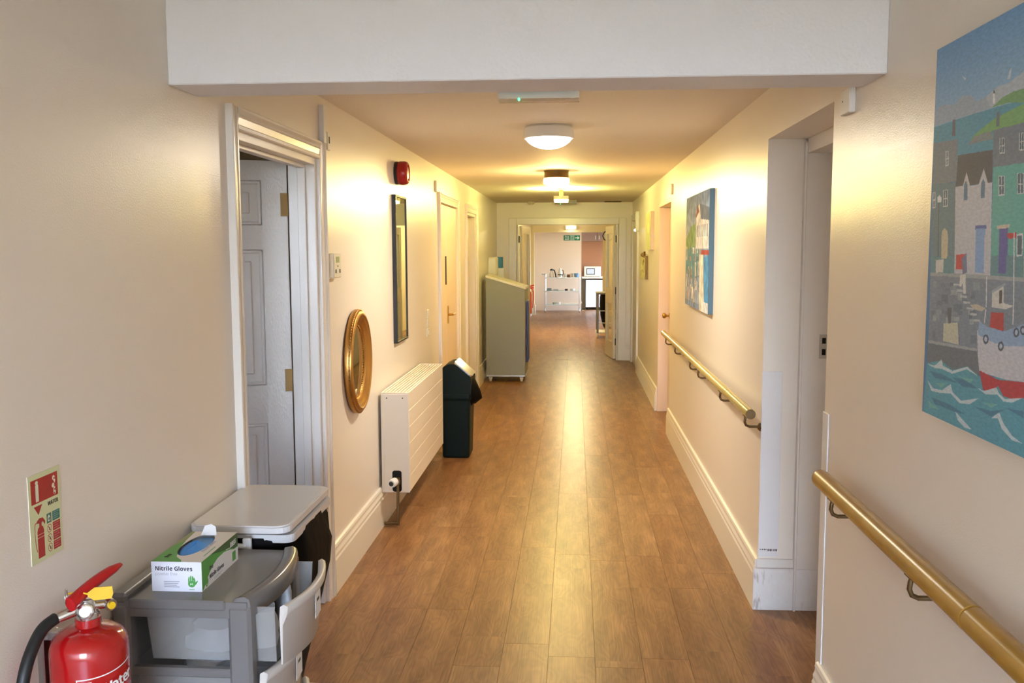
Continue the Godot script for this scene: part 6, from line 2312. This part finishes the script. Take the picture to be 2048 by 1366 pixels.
func cup(called: String, label: String, at: Vector3, r: float, h: float, m: Material, flared: bool):
	var t := thing(called, label, called.split("_")[1], at)
	var st := S()
	var b := r * (0.55 if flared else 0.9)
	lathe(st, [Vector2(0, 0), Vector2(b, 0), Vector2(lerpf(b, r, 0.65), h * 0.35), Vector2(r, h), Vector2(r - 0.004, h), Vector2(lerpf(b, r, 0.6) - 0.004, h * 0.35), Vector2(b - 0.004, 0.006), Vector2(0, 0.006)], 20)
	part(t, "body", st, m)


func kitchen_recess():
	var st: SurfaceTool
	var t := thing("fridge", "white undercounter fridge in the kitchen recess", "fridge", Vector3(0.53, 0, -24.90))
	st = S()
	box(st, Vector3(-0.25, 0.05, -0.28), Vector3(0.25, 0.80, 0.25), 0.006)
	part(t, "cabinet", st, M.dark)
	st = S()
	box(st, Vector3(-0.24, 0.07, 0.255), Vector3(0.245, 0.80, 0.30), 0.01)
	var door := part(t, "door", st, mat("fridge_white", "e4e2e2", 0.3))
	st = S()
	box(st, Vector3(0.19, 0.70, 0.30), Vector3(0.22, 0.78, 0.315), 0.003)
	part(door, "handle", st, M.plastic_white)
	for x in [-0.2, 0.2]:
		st = S()
		rod(st, Vector3(x, 0, 0.2), Vector3(x, 0.05, 0.2), 0.02, 10)
		part(t, "foot", st, M.black)
	t = thing("worktop", "narrow cream worktop over the white fridge", "worktop", Vector3(0.6, 0.84, -24.9))
	st = S()
	box(st, Vector3(-0.41, 0.0, -0.28), Vector3(0.7, 0.045, 0.31), 0.004)
	part(t, "slab", st, M.plastic_cream)
	st = S()
	box(st, Vector3(0.24, -0.84, -0.28), Vector3(0.28, 0.0, 0.28), 0.002)
	part(t, "end_support", st, M.plastic_cream)
	t = thing("microwave", "cream microwave oven on the narrow worktop", "microwave", Vector3(0.47, 0.885, -24.86))
	st = S()
	box(st, Vector3(-0.22, 0.01, -0.17), Vector3(0.22, 0.27, 0.17), 0.008)
	part(t, "casing", st, M.plastic_cream)
	st = S()
	box(st, Vector3(-0.165, 0.055, 0.17), Vector3(0.065, 0.225, 0.176), 0.003)
	door = part(t, "door_surround", st, M.dark)
	st = S()
	box(st, Vector3(-0.145, 0.075, 0.176), Vector3(0.045, 0.205, 0.178), 0.001)
	part(door, "window", st, mat("oven_window", "b7bcc6", 0.2))
	st = S()
	box(st, Vector3(0.10, 0.05, 0.17), Vector3(0.195, 0.23, 0.173), 0.002)
	part(t, "control_panel", st, M.plastic_white)
	for x in [-0.17, 0.17]:
		st = S()
		rod(st, Vector3(x, 0, 0.1), Vector3(x, 0.012, 0.1), 0.012, 8)
		part(t, "foot", st, M.black)
	t = thing("wall_cupboard", "brown panelled wall above the microwave oven with cupboard doors", "cupboard", Vector3(0.55, 0.885, -25.2))
	st = S()
	box(st, Vector3(-0.38, 0.0, 0.0), Vector3(0.7, 0.95, 0.02), 0.002)
	part(t, "back_board", st, M.kitchen_brown)
	var cb := mat("cupboard_brown", "7d6152", 0.45)
	for k in 2:
		st = S()
		box(st, Vector3(-0.37 + k * 0.42, 0.95, 0.0), Vector3(0.045 + k * 0.42, 1.5, 0.32), 0.004)
		var d := part(t, "cupboard_door", st, cb)
		st = S()
		box(st, Vector3(-0.01 + k * 0.10, 1.0, 0.32), Vector3(0.005 + k * 0.10, 1.1, 0.335), 0.002)
		part(d, "handle", st, M.steel)
